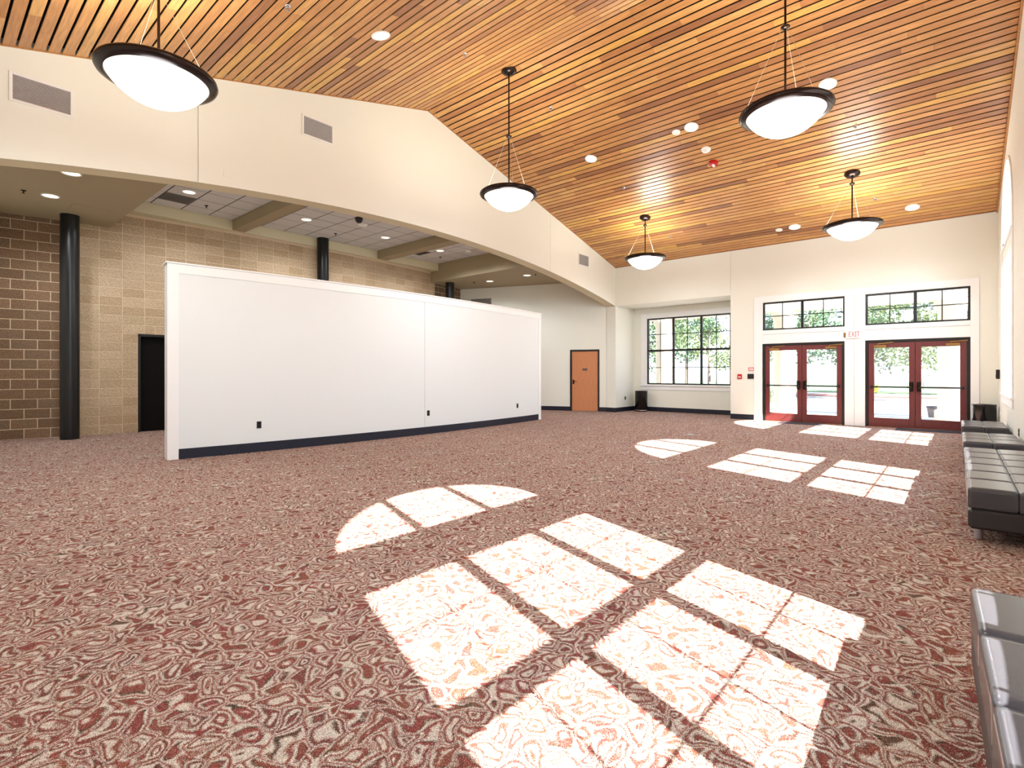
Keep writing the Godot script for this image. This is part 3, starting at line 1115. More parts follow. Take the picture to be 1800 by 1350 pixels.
func entrance(called: String, label: String, x0: float, x1: float) -> void:
	var d := base(called, Vector3.ZERO, label, "door", "", "structure")
	var f0 := FAR + 0.01
	var st := sb()
	slab(st, x0, x0 + 0.065, 0, 2.17, f0, f0 + 0.14, 0.004)
	slab(st, x1 - 0.065, x1, 0, 2.17, f0, f0 + 0.14, 0.004)
	slab(st, x0 + 0.065, x1 - 0.065, 2.105, 2.17, f0, f0 + 0.14, 0.004)
	put("frame", st, "black_frame", d)
	st = sb()
	slab(st, x0 + 0.05, x1 - 0.05, 0, 0.012, f0, f0 + 0.14, 0.003)
	put("threshold", st, "brass", d)
	var mid := (x0 + x1) / 2
	st = sb()
	slab(st, mid - 0.022, mid + 0.022, 0.012, 2.10, f0 + 0.068, f0 + 0.08, 0.002)
	put("astragal", st, "black_frame", d)
	var w := (x1 - x0) / 2 - 0.068
	for s in [-1.0, 1.0]:
		var hinge: float = mid + s * (w + 0.002)
		var lock: float = mid + s * 0.003
		var a := minf(hinge, lock)
		var b := maxf(hinge, lock)
		var ga := a + 0.115
		var gb := b - 0.115
		st = sb()
		var l0 := f0 + 0.02
		var l1 := f0 + 0.065
		slab(st, a, ga, 0.012, 2.105, l0, l1, 0.003)
		slab(st, gb, b, 0.012, 2.105, l0, l1, 0.003)
		slab(st, ga, gb, 0.012, 0.23, l0, l1, 0.003)
		slab(st, ga, gb, 1.975, 2.105, l0, l1, 0.003)
		var leaf := put("leaf", st, "mahogany", d)
		st = sb()
		slab(st, ga, gb, 0.23, 1.975, (l0 + l1) / 2 - 0.004, (l0 + l1) / 2 + 0.004)
		put("pane", st, "glass", leaf)
		# push bar with its case at the meeting stile
		var case_x: float = mid + s * 0.075
		st = sb()
		slab(st, case_x - 0.042, case_x + 0.042, 0.90, 1.13, l0 - 0.05, l0, 0.01)
		slab(st, case_x - 0.03, case_x + 0.03, 1.02, 1.10, l0 - 0.06, l0 - 0.04, 0.008)
		put("lock_case", st, "bronze", leaf)
		st = sb()
		var far_x: float = hinge - s * 0.06
		tube(st, V(case_x, 1.0, l0 - 0.035), V(far_x, 1.0, l0 - 0.035), 0.019, 12)
		slab(st, far_x - 0.02, far_x + 0.02, 0.965, 1.035, l0 - 0.05, l0, 0.006)
		put("push_bar", st, "black_plastic", leaf)
		# pull handle outside, seen through the glass
		st = sb()
		var hx: float = mid + s * 0.145
		tube(st, V(hx - s * 0.03, 0.90, l1), V(hx, 0.92, l1 + 0.06), 0.009, 8)
		tube(st, V(hx, 0.92, l1 + 0.06), V(hx, 1.13, l1 + 0.06), 0.009, 8)
		tube(st, V(hx, 1.13, l1 + 0.06), V(hx - s * 0.03, 1.15, l1), 0.009, 8)
		put("pull_handle", st, "chrome", leaf)
		# door closer
		st = sb()
		var cx: float = hinge - s * 0.24
		slab(st, cx - 0.13, cx + 0.13, 1.985, 2.045, l0 - 0.06, l0, 0.008)
		var sh := V(cx - 0.04, 2.045, l0 - 0.03)
		tube(st, sh, sh + Vector3(0, 0.035, 0), 0.014, 10)
		var end := V(cx + 0.26, 2.10, l0 - 0.02)
		box(st, bar_frame(sh + Vector3(0, 0.03, 0), end), Vector3(0.022, sh.distance_to(end), 0.008))
		put("closer", st, "brass", leaf)


func bar_frame(a: Vector3, b: Vector3) -> Transform3D:
	var up := (b - a).normalized()
	var side := up.cross(Vector3.FORWARD).normalized()
	return Transform3D(Basis(side, up, side.cross(up)), (a + b) / 2)


# ---------------------------------------------------------------- outside
func outside() -> void:
	var st := sb()
	slab(st, -70, 40, -0.3, -0.03, 16.0, 28.5)
	slab(st, 1.1, 40, -0.3, -0.03, -20, 16.0)
	tag(put("pavement", st, "concrete"), "pale sunlit concrete outside the entrance doors", "pavement", "", "structure")
	st = sb()
	slab(st, -70, 40, -0.3, -0.06, 28.5, 43)
	tag(put("road", st, "asphalt"), "pale road beyond the entrance pavement", "road", "", "structure")
	st = sb()
	slab(st, -70, 40, -0.06, 0.06, 36.0, 36.3, 0.02)
	tag(put("kerb", st, "kerb_red"), "red painted kerb line across the road seen through doors", "kerb", "", "structure")
	st = sb()
	slab(st, -70, 40, -0.3, 0.0, 43, 90)
	tag(put("lawn", st, "lawn"), "green lawn beyond the road under the trees", "lawn", "", "structure")
	# porch
	st = sb()
	slab(st, -14.0, 3.0, 3.45, 4.3, 19.25, 19.75, 0.01)
	tag(put("porch_beam", st, "porch_cream"), "pale beam lying across the porch columns outside", "beam", "", "structure")
	st = sb()
	lathe(st, PackedVector2Array([Vector2(0.40, -0.03), Vector2(0.40, 0.25), Vector2(0.33, 0.30), Vector2(0.325, 3.12), Vector2(0.36, 3.16), Vector2(0.36, 3.22), Vector2(0.42, 3.28), Vector2(0.42, 3.45)]), Transform3D(), 36)
	var cm := st.commit()
	for s in [[-8.80, "round cream porch column seen through the bay window"], [-4.47, "round cream porch column seen through the left doors"], [-0.10, "round cream porch column seen through the right doors"]]:
		tag(put_mesh("porch_column", cm, "porch_cream", self, at(V(s[0], 0, 19.5))), s[1], "column", "porch columns", "structure")
	# trees beyond the road
	var crowns := []
	for k in 3:
		crowns.append(crown(k))
	var spots := [[-16.2, 34.8, 1.0, 0], [-17.8, 44, 1.3, 1], [-11.1, 30.8, 0.92, 2], [-7.0, 34.6, 1.05, 1], [-4.6, 38.5, 1.0, 0], [-1.6, 32.5, 0.95, 2], [1.9, 37, 1.0, 0], [-0.2, 42.5, 1.15, 1], [-10.2, 46, 1.35, 2]]
	var words := ["leafy tree outside, seen through left sash of bay window", "large tree outside, seen through the middle sash of bay window", "light green tree outside, seen through right sash of bay window", "dark leafy tree outside behind the middle of left transom window", "leafy tree outside, behind the white post between the transom windows", "light green tree outside behind the middle of right transom window", "leafy tree outside at far right beyond the right doors", "dark leafy tree outside behind the porch column at right doors", "tall light tree far behind the left pair of doors"]
	for i in spots.size():
		var s: Array = spots[i]
		var t := base("tree", V(s[0], -0.05, s[1]), words[i], "tree", "trees beyond the road")
		t.scale = Vector3.ONE * s[2]
		t.rotation.y = i * 1.7
		var tr := sb()
		lathe(tr, PackedVector2Array([Vector2(0.16, 0), Vector2(0.11, 0.4), Vector2(0.09, 2.2), Vector2(0.05, 4.5)]), Transform3D(), 10)
		for k in 4:
			var an := k * 1.6 + i
			tube(tr, Vector3(0, 1.9 + 0.25 * k, 0), Vector3(cos(an) * 1.3, 3.4 + 0.3 * k, sin(an) * 1.3), 0.04, 6)
		put("trunk", tr, "bark", t)
		var fo := put_mesh("foliage", crowns[s[3]], "leaf_%d" % s[3], t)
		fo.set_meta("kind", "stuff")
	# planting beside the porch column
	var sh := base("shrub", V(-5.35, -0.03, 20.2), "small green shrub beside the porch column outside left doors", "shrub")
	var fo := put_mesh("foliage", crowns[2], "leaf_2", sh, Transform3D(Basis().scaled(Vector3.ONE * 0.16), Vector3(0, -0.25, 0)))
	fo.set_meta("kind", "stuff")
	# street post and planter
	var po := base("street_post", V(-4.35, 0, 43.6), "thin dark street post with yellow foot seen through right doors", "post")
	st = sb()
	tube(st, Vector3(0, 0.5, 0), Vector3(0, 2.9, 0), 0.045, 8)
	put("pole", st, "black_plastic", po)
	st = sb()
	box(st, at(Vector3(0, 0.25, 0)), Vector3(0.55, 0.5, 0.3), 0.04)
	put("foot", st, "post_yellow", po)
	var pl := base("planter", V(-0.52, -0.03, 20.6), "small dark blue planter pot on pavement outside right doors", "planter")
	st = sb()
	lathe(st, PackedVector2Array([Vector2(0.001, 0), Vector2(0.15, 0), Vector2(0.19, 0.30), Vector2(0.21, 0.30), Vector2(0.21, 0.35), Vector2(0.18, 0.35), Vector2(0.17, 0.28), Vector2(0.001, 0.28)]), Transform3D(), 24)
	put("pot", st, "planter_blue", pl)
	st = sb()
	lathe(st, PackedVector2Array([Vector2(0.172, 0.29), Vector2(0.1, 0.31), Vector2(0.001, 0.315)]), Transform3D(), 24)
	put("soil", st, "bark", pl)


func crown(k: int) -> Mesh:
	var r := RandomNumberGenerator.new()
	r.seed = 200 + k
	var st := sb()
	var puffs := []
	for i in 26:
		var a := r.randf() * TAU
		var rad := 1.9 * sqrt(r.randf())
		puffs.append([Vector3(cos(a) * rad, 2.15 + r.randf() * 4.0, sin(a) * rad), r.randf_range(0.55, 0.95)])
	for i in 3400:
		var p: Array = puffs[i % puffs.size()]
		var dir := Vector3(r.randfn(), r.randfn(), r.randfn()).normalized()
		var c: Vector3 = p[0] + dir * p[1] * pow(r.randf(), 0.4)
		var n := (dir + Vector3(r.randfn(), r.randfn() + 0.6, r.randfn()) * 0.7).normalized()
		var u := n.cross(Vector3(r.randfn(), r.randfn(), r.randfn())).normalized()
		var w := n.cross(u)
		var s := r.randf_range(0.08, 0.16)
		quad(st, c - u * s, c - w * s * 0.5, c + u * s, c + w * s * 0.5, n)
	return st.commit()


# ---------------------------------------------------------------- lamps
func area_light(parent: Node3D, p: Vector3, size: float, energy: float, up: bool, c: Color) -> void:
	var l := AreaLight3D.new()
	l.name = "glow_up" if up else "glow_down"
	l.area_size = Vector2(size, size)
	l.light_energy = energy
	l.light_color = c
	l.area_normalize_energy = true
	l.area_range = 30.0
	l.area_attenuation = 2.0
	l.shadow_enabled = true
	l.position = p
	l.rotation_degrees = Vector3(90 if up else -90, 0, 0)
	parent.add_child(l)


func pendant(x: float, d: float, rim: float, label: String) -> void:
	var top := roof(d)
	var p := base("pendant_lamp", V(x, rim, d), label, "pendant lamp", "bowl pendants under the wooden ceiling")
	var st := sb()
	var drop := top - rim
	# dome canopy that follows the slope
	var tilt := 0.0 if absf(d - RIDGE_D) < 0.3 else atan(SLOPE) * (1.0 if d > RIDGE_D else -1.0)
	var cf := Transform3D(Basis(Vector3.RIGHT, -tilt), Vector3(0, drop - 0.005, 0))
	lathe(st, PackedVector2Array([Vector2(0.001, -0.085), Vector2(0.05, -0.082), Vector2(0.10, -0.066), Vector2(0.135, -0.04), Vector2(0.15, -0.02), Vector2(0.15, 0.0)]), cf, 32)
	put("canopy", st, "bronze", p)
	st = sb()
	tube(st, Vector3(0, -0.02, 0), Vector3(0, drop - 0.06, 0), 0.014, 12)
	put("rod", st, "bronze", p)
	var ch := drop - (1.27 if drop > 2.0 else 0.22)
	st = sb()
	lathe(st, PackedVector2Array([Vector2(0.014, -0.03), Vector2(0.03, -0.028), Vector2(0.055, -0.005), Vector2(0.055, 0.005), Vector2(0.03, 0.02), Vector2(0.014, 0.022)]), at(Vector3(0, ch, 0)), 20)
	put("coupling", st, "bronze", p)
	for k in 3:
		var a := 0.7 + k * TAU / 3
		st = sb()
		tube(st, Vector3(cos(a) * 0.04, ch - 0.01, sin(a) * 0.04), Vector3(cos(a) * 0.51, 0.02, sin(a) * 0.51), 0.0028, 6)
		put("stay_wire", st, "wire", p)
	# rim: rounded outside, flat band inside
	st = sb()
	lathe(st, PackedVector2Array([Vector2(0.475, -0.045), Vector2(0.52, -0.035), Vector2(0.548, -0.018), Vector2(0.56, 0.004), Vector2(0.553, 0.028), Vector2(0.532, 0.043), Vector2(0.505, 0.043), Vector2(0.485, 0.03), Vector2(0.475, 0.01), Vector2(0.475, -0.045)]), Transform3D(), 72)
	put("rim", st, "bronze", p)
	# bowl: an open shell of white glass
	st = sb()
	var prof := PackedVector2Array()
	for shell in [[0.468, 0.265, -0.032], [0.456, 0.253, -0.032]]:
		var r: float = shell[0]
		var deep: float = shell[1]
		var big := (r * r + deep * deep) / (2.0 * deep)
		var most := asin(r / big)
		for i in 15:
			var t: float = most * i / 14.0
			if shell[0] < 0.46:
				t = most - t
			prof.append(Vector2(maxf(big * sin(t), 0.001), shell[2] - deep + big * (1.0 - cos(t))))
	lathe(st, prof, Transform3D(), 64)
	put("bowl", st, "bowl_glass", p)
	area_light(p, Vector3(0, -0.30, 0), 0.7, 7.0, false, Color(0.93, 0.97, 1.0))
	area_light(p, Vector3(0, 0.06, 0), 0.7, 5.5, true, Color(1.0, 0.98, 0.92))
	var o := OmniLight3D.new()
	o.name = "glow_round"
	o.light_energy = 1.4
	o.light_size = 0.24
	o.light_color = Color(0.93, 0.97, 1.0)
	o.omni_range = 30.0
	o.omni_attenuation = 2.0
	o.shadow_enabled = true
	o.position = Vector3(0, -0.56, 0)
	p.add_child(o)


func downlight_mesh() -> void:
	var st := sb()
	lathe(st, PackedVector2Array([Vector2(0.112, 0.02), Vector2(0.115, -0.004), Vector2(0.135, -0.008), Vector2(0.14, -0.004), Vector2(0.14, 0.012)]), Transform3D(), 36)
	cache["ring"] = st.commit()
	st = sb()
	lathe(st, PackedVector2Array([Vector2(0.0005, -0.004), Vector2(0.06, -0.003), Vector2(0.115, 0.002), Vector2(0.115, 0.02)]), Transform3D(), 36)
	cache["lens"] = st.commit()


func downlight(p: Vector3, tilt: float, energy: float, angle: float, glow: String, label: String, group: String) -> void:
	var o := base("downlight", p, label, "downlight", group)
	var f := Transform3D(Basis(Vector3.RIGHT, -tilt), Vector3.ZERO)
	put_mesh("ring", cache["ring"], "sign_white", o, f)
	put_mesh("lens", cache["lens"], glow, o, f)
	var l := SpotLight3D.new()
	l.name = "beam"
	l.spot_angle = angle
	l.spot_angle_attenuation = 0.6
	l.spot_range = 30.0
	l.spot_attenuation = 2.0
	l.light_energy = energy
	l.light_size = 0.1
	l.light_color = Color(0.97, 0.98, 1.0)
	l.shadow_enabled = true
	l.position = Vector3(0, -0.13, 0)
	l.rotation_degrees = Vector3(-90, 0, 0)
	o.add_child(l)


func lamps() -> void:
	pendant(-6.5, 1.73, 4.52, "bowl pendant lamp before the near half of arch wall")
	pendant(-6.5, 7.46, 4.76, "bowl pendant lamp hanging on long rod before the arch wall's peak")
	pendant(-6.5, 13.17, 4.50, "bowl pendant lamp before far corner of arch wall and window bay")
	pendant(-1.7, 1.73, 4.52, "bowl pendant lamp overhead in front of the nearest arched window")
	pendant(-1.7, 7.46, 4.76, "bowl pendant lamp hanging from ridge on the window side")
	pendant(-1.7, 13.17, 4.50, "bowl pendant lamp in front of the entrance doors")
	downlight_mesh()
	var wood := "downlights in the wooden ceiling"
	var tilt := atan(SLOPE)
	for a in [[-6.52, 4.57, "round downlight in near slope of wooden ceiling above arch wall"], [-6.50, 10.39, "round downlight in far ceiling slope right of the long rod pendant"], [-4.11, 10.39, "round downlight in far ceiling slope beside small white speaker"], [-1.70, 10.39, "round downlight touching the rim of the window side ridge pendant"], [-0.77, 15.0, "round downlight low in far ceiling slope near sunny wall"], [-3.20, 15.0, "round downlight low above the doors beside a smaller white disc"]]:
		downlight(V(a[0], roof(a[1]) - 0.004, a[1]), tilt if a[1] > RIDGE_D else -tilt, 1.3, 36.0, "lens_glow", a[2], wood)
	var lob := "downlights in the lobby ceiling"
	for a in [[-12.45, 1.64, SOFFIT, "round downlight in near lobby soffit left of the black column"], [-10.78, 1.67, SOFFIT, "round downlight in near lobby soffit half hidden by the arch"], [-12.32, 3.83, TILE_H, "round downlight in nearest tile coffer beside grey grille"], [-12.31, 6.43, TILE_H, "round downlight in middle tile coffer left of tall column"], [-12.25, 8.74, TILE_H, "round downlight in middle tile coffer near the far cross beam"], [-12.27, 10.8, TILE_H, "round downlight in farthest tile coffer beside grey grille"], [-11.0, 10.8, TILE_H, "round downlight in farthest tile coffer close under the arch"], [-12.39, 13.2, SOFFIT, "round downlight in far lobby soffit above the partition end"], [-10.71, 13.2, SOFFIT, "round downlight in far lobby soffit closest to the arch"]]:
		downlight(V(a[0], a[2] - 0.004, a[1]), 0.0, 3.6 if a[1] < 13.0 else 1.5, 80.0, "lens_warm", a[3], lob)


# ---------------------------------------------------------------- furniture
func bench(called: String, d0: float, n: int, label: String, turn := 0.0, x := 0.36) -> void:
	var l := n * 0.497
	var b := base(called, V(x, 0, d0 + l / 2), label, "bench", "leather benches along the window wall")
	b.rotation.y = turn
	var st := sb()
	box(st, at(Vector3(0, 0.195, 0)), Vector3(0.582, 0.16, l - 0.006), 0.022)
	put("base_box", st, "leather_base", b)
	if not cache.has("cushion"):
		st = sb()
		pillow(st, Vector3(0.297, 0.165, 0.494), 0.022)
		cache["cushion"] = st.commit()
	for i in n:
		for s in [-1.0, 1.0]:
			put_mesh("cushion", cache["cushion"], "leather_grey", b, at(Vector3(s * 0.1465, 0.3575, -l / 2 + 0.2485 + i * 0.497)))
	for sx in [-1.0, 1.0]:
		for sz in [-1.0, 1.0]:
			st = sb()
			lathe(st, PackedVector2Array([Vector2(0.001, 0), Vector2(0.026, 0), Vector2(0.028, 0.006), Vector2(0.028, 0.118)]), at(Vector3(sx * 0.225, 0, sz * (l / 2 - 0.2))), 20)
			put("leg", st, "silver_leg", b)


# cushion: a box with round edges and a top that swells a little
func pillow(st: SurfaceTool, size: Vector3, r: float) -> void:
	var n := 10
	var h := size / 2
	var grid := func(ax: int, s: float) -> void:
		var u := (ax + 1) % 3
		var v := (ax + 2) % 3
		var P := []
		for i in n + 1:
			for k in n + 1:
				var c := Vector3.ZERO
				c[ax] = s * h[ax]
				var ti := cosish(float(i) / n)
				var tk := cosish(float(k) / n)
				c[u] = ti * h[u]
				c[v] = tk * h[v]
				var core := Vector3(clampf(c.x, -h.x + r, h.x - r), clampf(c.y, -h.y + r, h.y - r), clampf(c.z, -h.z + r, h.z - r))
				var nn := (c - core).normalized()
				var p := core + nn * r
				if p.y > 0.0:
					p.y += 0.010 * (1 - pow(absf(p.x / h.x), 2.5)) * (1 - pow(absf(p.z / h.z), 2.5)) * p.y / h.y
				P.append([p, nn])
		for i in n:
			for k in n:
				var a: Array = P[i * (n + 1) + k]
				var b: Array = P[(i + 1) * (n + 1) + k]
				var c: Array = P[(i + 1) * (n + 1) + k + 1]
				var d: Array = P[i * (n + 1) + k + 1]
				quad_n(st, [a[0], b[0], c[0], d[0]], [a[1], b[1], c[1], d[1]])
	for ax in 3:
		for s in [-1.0, 1.0]:
			grid.call(ax, s)


# spreads grid lines towards both ends
func cosish(t: float) -> float:
	return -cos(t * PI)


func bin(p: Vector3, r: float, h: float, label: String) -> void:
	var b := base("waste_bin", p, label, "waste bin", "glossy black waste bins")
	var st := sb()
	lathe(st, PackedVector2Array([Vector2(0.001, 0.0), Vector2(r - 0.01, 0.0), Vector2(r - 0.002, 0.012), Vector2(r - 0.002, h - 0.03)]), Transform3D(), 48)
	put("body", st, "bin_black", b)
	st = sb()
	lathe(st, PackedVector2Array([Vector2(r - 0.002, h - 0.03), Vector2(r + 0.004, h - 0.022), Vector2(r + 0.004, h - 0.008), Vector2(r - 0.004, h), Vector2(r - 0.06, h), Vector2(r - 0.065, h - 0.01), Vector2(r - 0.065, h - 0.12)]), Transform3D(), 48)
	put("rim", st, "bin_black", b)
	st = sb()
	lathe(st, PackedVector2Array([Vector2(r - 0.001, 0.03), Vector2(r + 0.003, 0.035), Vector2(r + 0.003, 0.05), Vector2(r - 0.001, 0.055)]), Transform3D(), 48)
	put("foot_band", st, "chrome", b)


func furniture() -> void:
	bench("bench", 1.47, 3, "grey leather bench closest to the front, sunlight on its edge", 0.03, 0.36)
	bench("bench", 5.47, 6, "long grey leather bench with six cushion rows and visible silver leg")
	bench("bench", 9.12, 3, "short grey leather bench behind the long one")
	bench("bench", 11.72, 3, "short grey leather bench farthest along, beside the black bin")
	bin(V(-8.40, 0, 16.72), 0.215, 0.72, "glossy black waste bin in corner below the bay window")
	bin(V(0.455, 0, 15.35), 0.205, 0.66, "glossy black waste bin between the doors and last bench")
	for a in [[-3.65, -2.62, "dark entrance mat before the left pair of doors"], [-1.1, 0.10, "dark entrance mat before the right pair of doors"]]:
		var st := sb()
		slab(st, a[0], a[1], 0.0, 0.012, 15.17, 15.73, 0.004)
		tag(put("door_mat", st, "mat_dark"), a[2], "mat", "entrance mats")


# ---------------------------------------------------------------- small fittings
func vent(f: Transform3D, w: float, h: float, label: String) -> void:
	var v := base("air_vent", Vector3.ZERO, label, "vent", "white air vents on the walls")
	v.transform = f
	var st := sb()
	var b := 0.034
	for r in [[-w / 2, -w / 2 + b, -h / 2, h / 2], [w / 2 - b, w / 2, -h / 2, h / 2], [-w / 2 + b, w / 2 - b, -h / 2, -h / 2 + b], [-w / 2 + b, w / 2 - b, h / 2 - b, h / 2]]:
		box(st, at(Vector3((r[0] + r[1]) / 2, (r[2] + r[3]) / 2, 0.008)), Vector3(r[1] - r[0], r[3] - r[2], 0.016), 0.003)
	put("frame", st, "vent_white", v)
	st = sb()
	box(st, at(Vector3(0, 0, 0.001)), Vector3(w - 2 * b, h - 2 * b, 0.002))
	put("backing", st, "vent_dark", v)
	st = sb()
	box(st, at(Vector3(0, 0, 0.005)), Vector3(0.004, h - 2 * b, 0.004))
	var slats := int((h - 2 * b) / 0.0165)
	var sh := sb()
	box(sh, Transform3D(Basis(Vector3.RIGHT, -0.25), Vector3.ZERO), Vector3(w - 2 * b, 0.0045, 0.006))
	var sm := sh.commit()
	for i in slats:
		put_mesh("slat", sm, "vent_white", v, at(Vector3(0, -h / 2 + b + (i + 0.5) * 0.0165, 0.0085)))
	var bars := int((w - 2 * b) / 0.04)
	st = sb()
	for i in bars:
		box(st, at(Vector3(-w / 2 + b + (i + 0.5) * 0.04, 0, 0.004)), Vector3(0.002, h - 2 * b, 0.005))
	put("rear_bars", st, "vent_dark", v).set_meta("kind", "stuff")


func lettering(text: String, height: float, m: String, f: Transform3D, parent: Node3D) -> void:
	var t := TextMesh.new()
	var font := SystemFont.new()
	font.font_names = PackedStringArray(["Droid Sans"])
	t.font = font
	t.text = text
	t.font_size = 64
	t.pixel_size = height / 46.0
	t.depth = 0.004
	var o := MeshInstance3D.new()
	o.name = "lettering"
	o.mesh = t
	o.material_override = M[m]
	o.transform = f
	parent.add_child(o, true)


func small_disc(called: String, p: Vector3, tilt: float, r: float, h: float, m: String, label: String, category: String, group: String) -> Node3D:
	var o := base(called, p, label, category, group)
	var f := Transform3D(Basis(Vector3.RIGHT, -tilt), Vector3.ZERO)
	var st := sb()
	lathe(st, PackedVector2Array([Vector2(0.001, -h), Vector2(r * 0.55, -h), Vector2(r * 0.8, -h * 0.7), Vector2(r * 0.95, -h * 0.4), Vector2(r, -h * 0.3), Vector2(r, 0.01)]), f, 28)
	put("housing", st, m, o)
	st = sb()
	lathe(st, PackedVector2Array([Vector2(0.001, -h - 0.004), Vector2(r * 0.25, -h - 0.003), Vector2(r * 0.3, -h + 0.002)]), f, 20)
	put("cap", st, "vent_white" if m != "black_plastic" else "black_plastic", o)
	return o


func sprinkler(p: Vector3, tilt: float, m: String, label: String) -> void:
	var o := base("sprinkler", p, label, "sprinkler", "fire sprinkler heads")
	var f := Transform3D(Basis(Vector3.RIGHT, -tilt), Vector3.ZERO)
	var st := sb()
	lathe(st, PackedVector2Array([Vector2(0.012, -0.014), Vector2(0.035, -0.010), Vector2(0.042, 0.0), Vector2(0.042, 0.006)]), f, 20)
	put("escutcheon", st, m, o)
	st = sb()
	tube(st, Vector3(0, 0, 0), Vector3(0, -0.045, 0), 0.009, 8)
	lathe(st, PackedVector2Array([Vector2(0.001, -0.052), Vector2(0.024, -0.050), Vector2(0.024, -0.046), Vector2(0.001, -0.045)]), Transform3D(), 16)
	put("head", st, m, o)


func fittings() -> void:
	var wall := Basis(Vector3(0, 0, -1), Vector3.UP, Vector3(1, 0, 0))
	wall = Basis(Vector3.UP.cross(Vector3.RIGHT), Vector3.UP, Vector3.RIGHT)
	vent(Transform3D(wall, V(LEFT, 4.90, 1.09)), 0.62, 0.37, "white louvered air vent high on arch wall, left of the pendant")
	vent(Transform3D(wall, V(LEFT, 5.80, 4.857)), 0.62, 0.385, "white louvered air vent highest on the arch wall")
	vent(Transform3D(wall, V(LEFT, 4.878, 13.75)), 0.61, 0.385, "white louvered air vent near far corner of arch wall")
	var st := sb()
	box(st, Transform3D(wall, V(LEFT + 0.004, 4.55, 3.306)), Vector3(0.12, 0.12, 0.006), 0.002)
	tag(put("blank_plate", st, "cream"), "small square blank cover plate just above the arch", "cover plate")
	# far wall signs and devices
	var far := Basis()
	var ex := base("exit_sign", V(-2.005, 2.337, FAR - 0.05), "white exit sign with red letters on post between door pairs", "exit sign")
	st = sb()
	box(st, at(Vector3(0, 0, 0)), Vector3(0.32, 0.205, 0.045), 0.008)
	put("housing", st, "sign_white", ex)
	st = sb()
	box(st, at(Vector3(-0.185, -0.01, -0.01)), Vector3(0.05, 0.12, 0.03), 0.006)
	put("bracket", st, "brass", ex)
	lettering("EXIT", 0.13, "sign_red", Transform3D(Basis().scaled(Vector3(0.72, 1.0, 1.0)), Vector3(0.02, 0, 0.0235)), ex)
	var sp := base("exit_plate", V(-4.475, 1.455, FAR), "small red exit plate on wall above the black device", "sign")
	st = sb()
	box(st, at(Vector3(0, 0, 0.004)), Vector3(0.155, 0.10, 0.008), 0.002)
	put("plate", st, "sign_red", sp)
	st = sb()
	box(st, at(Vector3(0, 0, 0.0085)), Vector3(0.125, 0.07, 0.003))
	put("face", st, "sign_white", sp)
	lettering("EXIT", 0.05, "sign_red", at(Vector3(0, 0, 0.0105)), sp)
	var bd := base("control_panel", V(-4.49, 1.25, FAR), "small flat black control panel beside the white door surround", "panel")
	st = sb()
	box(st, at(Vector3(0, 0, 0.012)), Vector3(0.17, 0.14, 0.024), 0.005)
	put("housing", st, "black_plastic", bd)
	st = sb()
	box(st, at(Vector3(0, 0.02, 0.0245)), Vector3(0.11, 0.05, 0.003), 0.001)
	put("screen", st, "black_steel", bd)
	var fa := base("fire_alarm_box", V(-4.79, 1.243, FAR), "small red fire alarm pull box left of the doors", "fire alarm")
	st = sb()
	box(st, at(Vector3(0, 0, 0.02)), Vector3(0.12, 0.135, 0.04), 0.006)
	put("housing", st, "alarm_red", fa)
	st = sb()
	box(st, at(Vector3(0, -0.012, 0.044)), Vector3(0.075, 0.03, 0.012), 0.004)
	put("pull_bar", st, "sign_white", fa)
	socket(Transform3D(wall, V(LEFT, 0.46, 16.43)), "black wall socket on the side wall of window bay")
	var rw := Basis(Vector3.UP.cross(Vector3.LEFT), Vector3.UP, Vector3.LEFT)
	socket(Transform3D(rw, V(RIGHT, 0.47, 10.65)), "black wall socket on window wall behind the short bench")
	socket(Transform3D(rw, V(RIGHT, 0.47, 15.0)), "white wall socket on window wall beside the black bin", "white")
	var ph := base("wall_box", V(RIGHT, 1.32, 15.2), "small black box on window wall near the entrance corner", "wall box")
	ph.basis = rw
	st = sb()
	box(st, at(Vector3(0, 0, 0.03)), Vector3(0.12, 0.20, 0.06), 0.008)
	put("housing", st, "black_plastic", ph)
	st = sb()
	box(st, at(Vector3(0, -0.04, 0.062)), Vector3(0.07, 0.05, 0.006), 0.002)
	put("button", st, "black_steel", ph)
	# floor cover
	st = sb()
	lathe(st, PackedVector2Array([Vector2(0.07, 0), Vector2(0.07, 0.006), Vector2(0.06, 0.009), Vector2(0.001, 0.009)]), at(V(-4.405, 0, 11.1)), 28)
	tag(put("floor_outlet", st, "chrome"), "small round metal outlet cover in carpet before the entrance", "floor outlet")
	# ceiling pieces
	var tilt := atan(SLOPE)
	small_disc("speaker", V(-4.435, roof(10.40), 10.40), tilt, 0.085, 0.02, "sign_white", "small white ceiling disc beside downlight in upper far slope", "speaker", "small white ceiling discs")
	small_disc("speaker", V(-3.575, roof(15.02), 15.02), tilt, 0.085, 0.02, "sign_white", "small white ceiling disc beside downlight low above the doors", "speaker", "small white ceiling discs")
	small_disc("smoke_detector", V(-4.095, roof(11.16), 11.16), tilt, 0.10, 0.06, "sign_white", "white smoke detector on wooden ceiling above the red strobe", "smoke detector", "smoke detectors")
	var al := base("alarm_strobe", V(-4.108, roof(11.65), 11.65), "red fire alarm strobe with white lens on wooden ceiling", "alarm")
	st = sb()
	lathe(st, PackedVector2Array([Vector2(0.001, -0.05), Vector2(0.085, -0.05), Vector2(0.10, -0.04), Vector2(0.10, 0.01)]), Transform3D(Basis(Vector3.RIGHT, -tilt), Vector3.ZERO), 28)
	put("housing", st, "alarm_red", al)
	st = sb()
	box(st, at(Vector3(0, -0.065, 0)), Vector3(0.05, 0.05, 0.10), 0.01)
	put("lens", st, "sign_white", al)
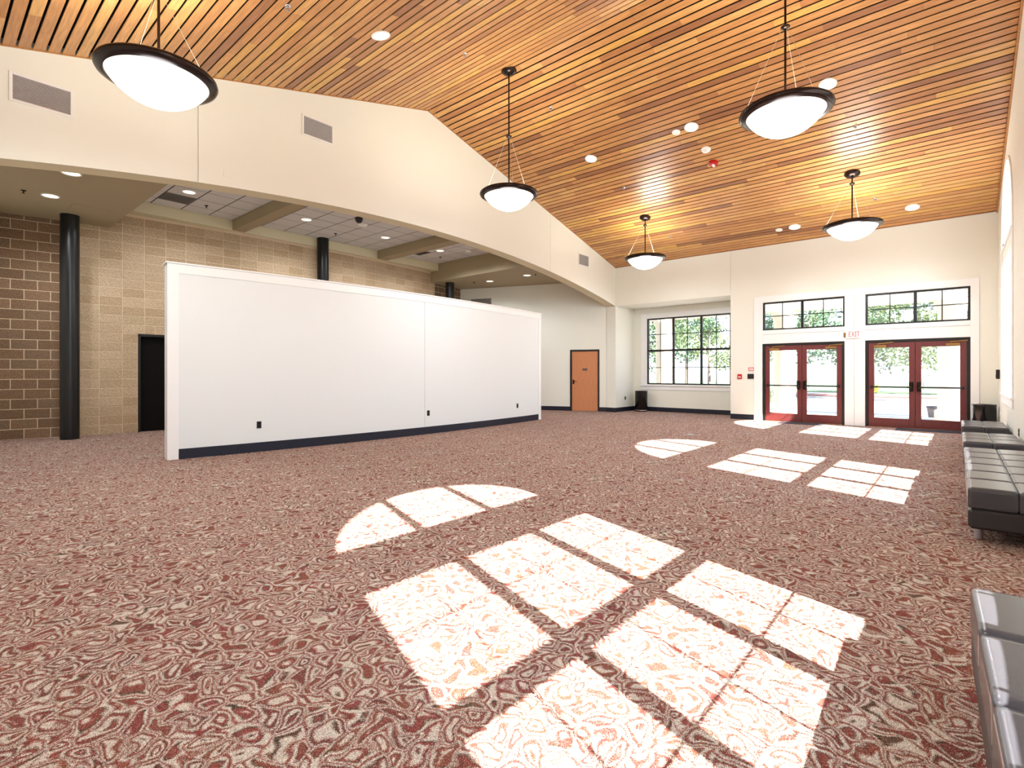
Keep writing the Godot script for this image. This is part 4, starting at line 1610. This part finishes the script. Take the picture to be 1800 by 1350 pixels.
	for a in [[-6.38, 6.17, "sprinkler head on near ceiling slope just before the ridge"], [-6.37, 8.63, "sprinkler head on far ceiling slope just past the ridge"], [-6.36, 11.71, "sprinkler head on far ceiling slope above far corner pendant"], [-1.45, 11.69, "sprinkler head on far ceiling slope above the doors' pendant rod"], [-1.41, 14.36, "sprinkler head low on far ceiling slope right of doors' pendant"], [-6.31, 14.38, "sprinkler head low on far ceiling slope right of corner pendant"], [-6.43, 3.11, "sprinkler head on near ceiling slope at top of picture"]]:
		sprinkler(V(a[0], roof(a[1]), a[1]), tilt if a[1] > RIDGE_D else -tilt, "chrome", a[2])
	for a in [[-12.44, 1.28, SOFFIT, "dark sprinkler head in near lobby soffit"], [-12.94, 12.98, SOFFIT, "dark sprinkler head in far lobby soffit beside the downlight"], [-10.39, 13.24, SOFFIT, "dark sprinkler head in far lobby soffit close to the arch"], [-13.02, 4.40, TILE_H, "dark sprinkler head in the nearest tile coffer"], [-12.94, 7.60, TILE_H, "dark sprinkler head in middle tile coffer beside the tall column"], [-12.93, 11.39, TILE_H, "dark sprinkler head in the farthest tile coffer"]]:
		sprinkler(V(a[0], a[2], a[1]), 0.0, "bronze", a[3])
	small_disc("dome_camera", V(-11.2, TILE_H, 7.21), 0.0, 0.095, 0.12, "black_plastic", "black dome camera under the middle tile coffer", "camera", "")
	small_disc("smoke_detector", V(-11.63, TILE_H, 7.60), 0.0, 0.12, 0.05, "sign_white", "white smoke detector in middle tile coffer beside dome camera", "smoke detector", "smoke detectors")
	small_disc("smoke_detector", V(-11.63, TILE_H, 11.41), 0.0, 0.10, 0.05, "sign_white", "white smoke detector in the farthest tile coffer", "smoke detector", "smoke detectors")
	# access hatch in the near soffit
	var ah := base("access_hatch", V(-13.0, SOFFIT, 2.29), "flat square access hatch in near lobby soffit by black column", "hatch")
	st = sb()
	box(st, at(Vector3(0, -0.003, 0)), Vector3(0.56, 0.006, 0.58), 0.001)
	put("panel", st, "soffit_paint", ah)
	st = sb()
	for s in [-1.0, 1.0]:
		box(st, at(Vector3(s * 0.288, -0.003, 0)), Vector3(0.012, 0.008, 0.60), 0.001)
		box(st, at(Vector3(0, -0.003, s * 0.298)), Vector3(0.564, 0.008, 0.012), 0.001)
	put("frame", st, "soffit_paint", ah)
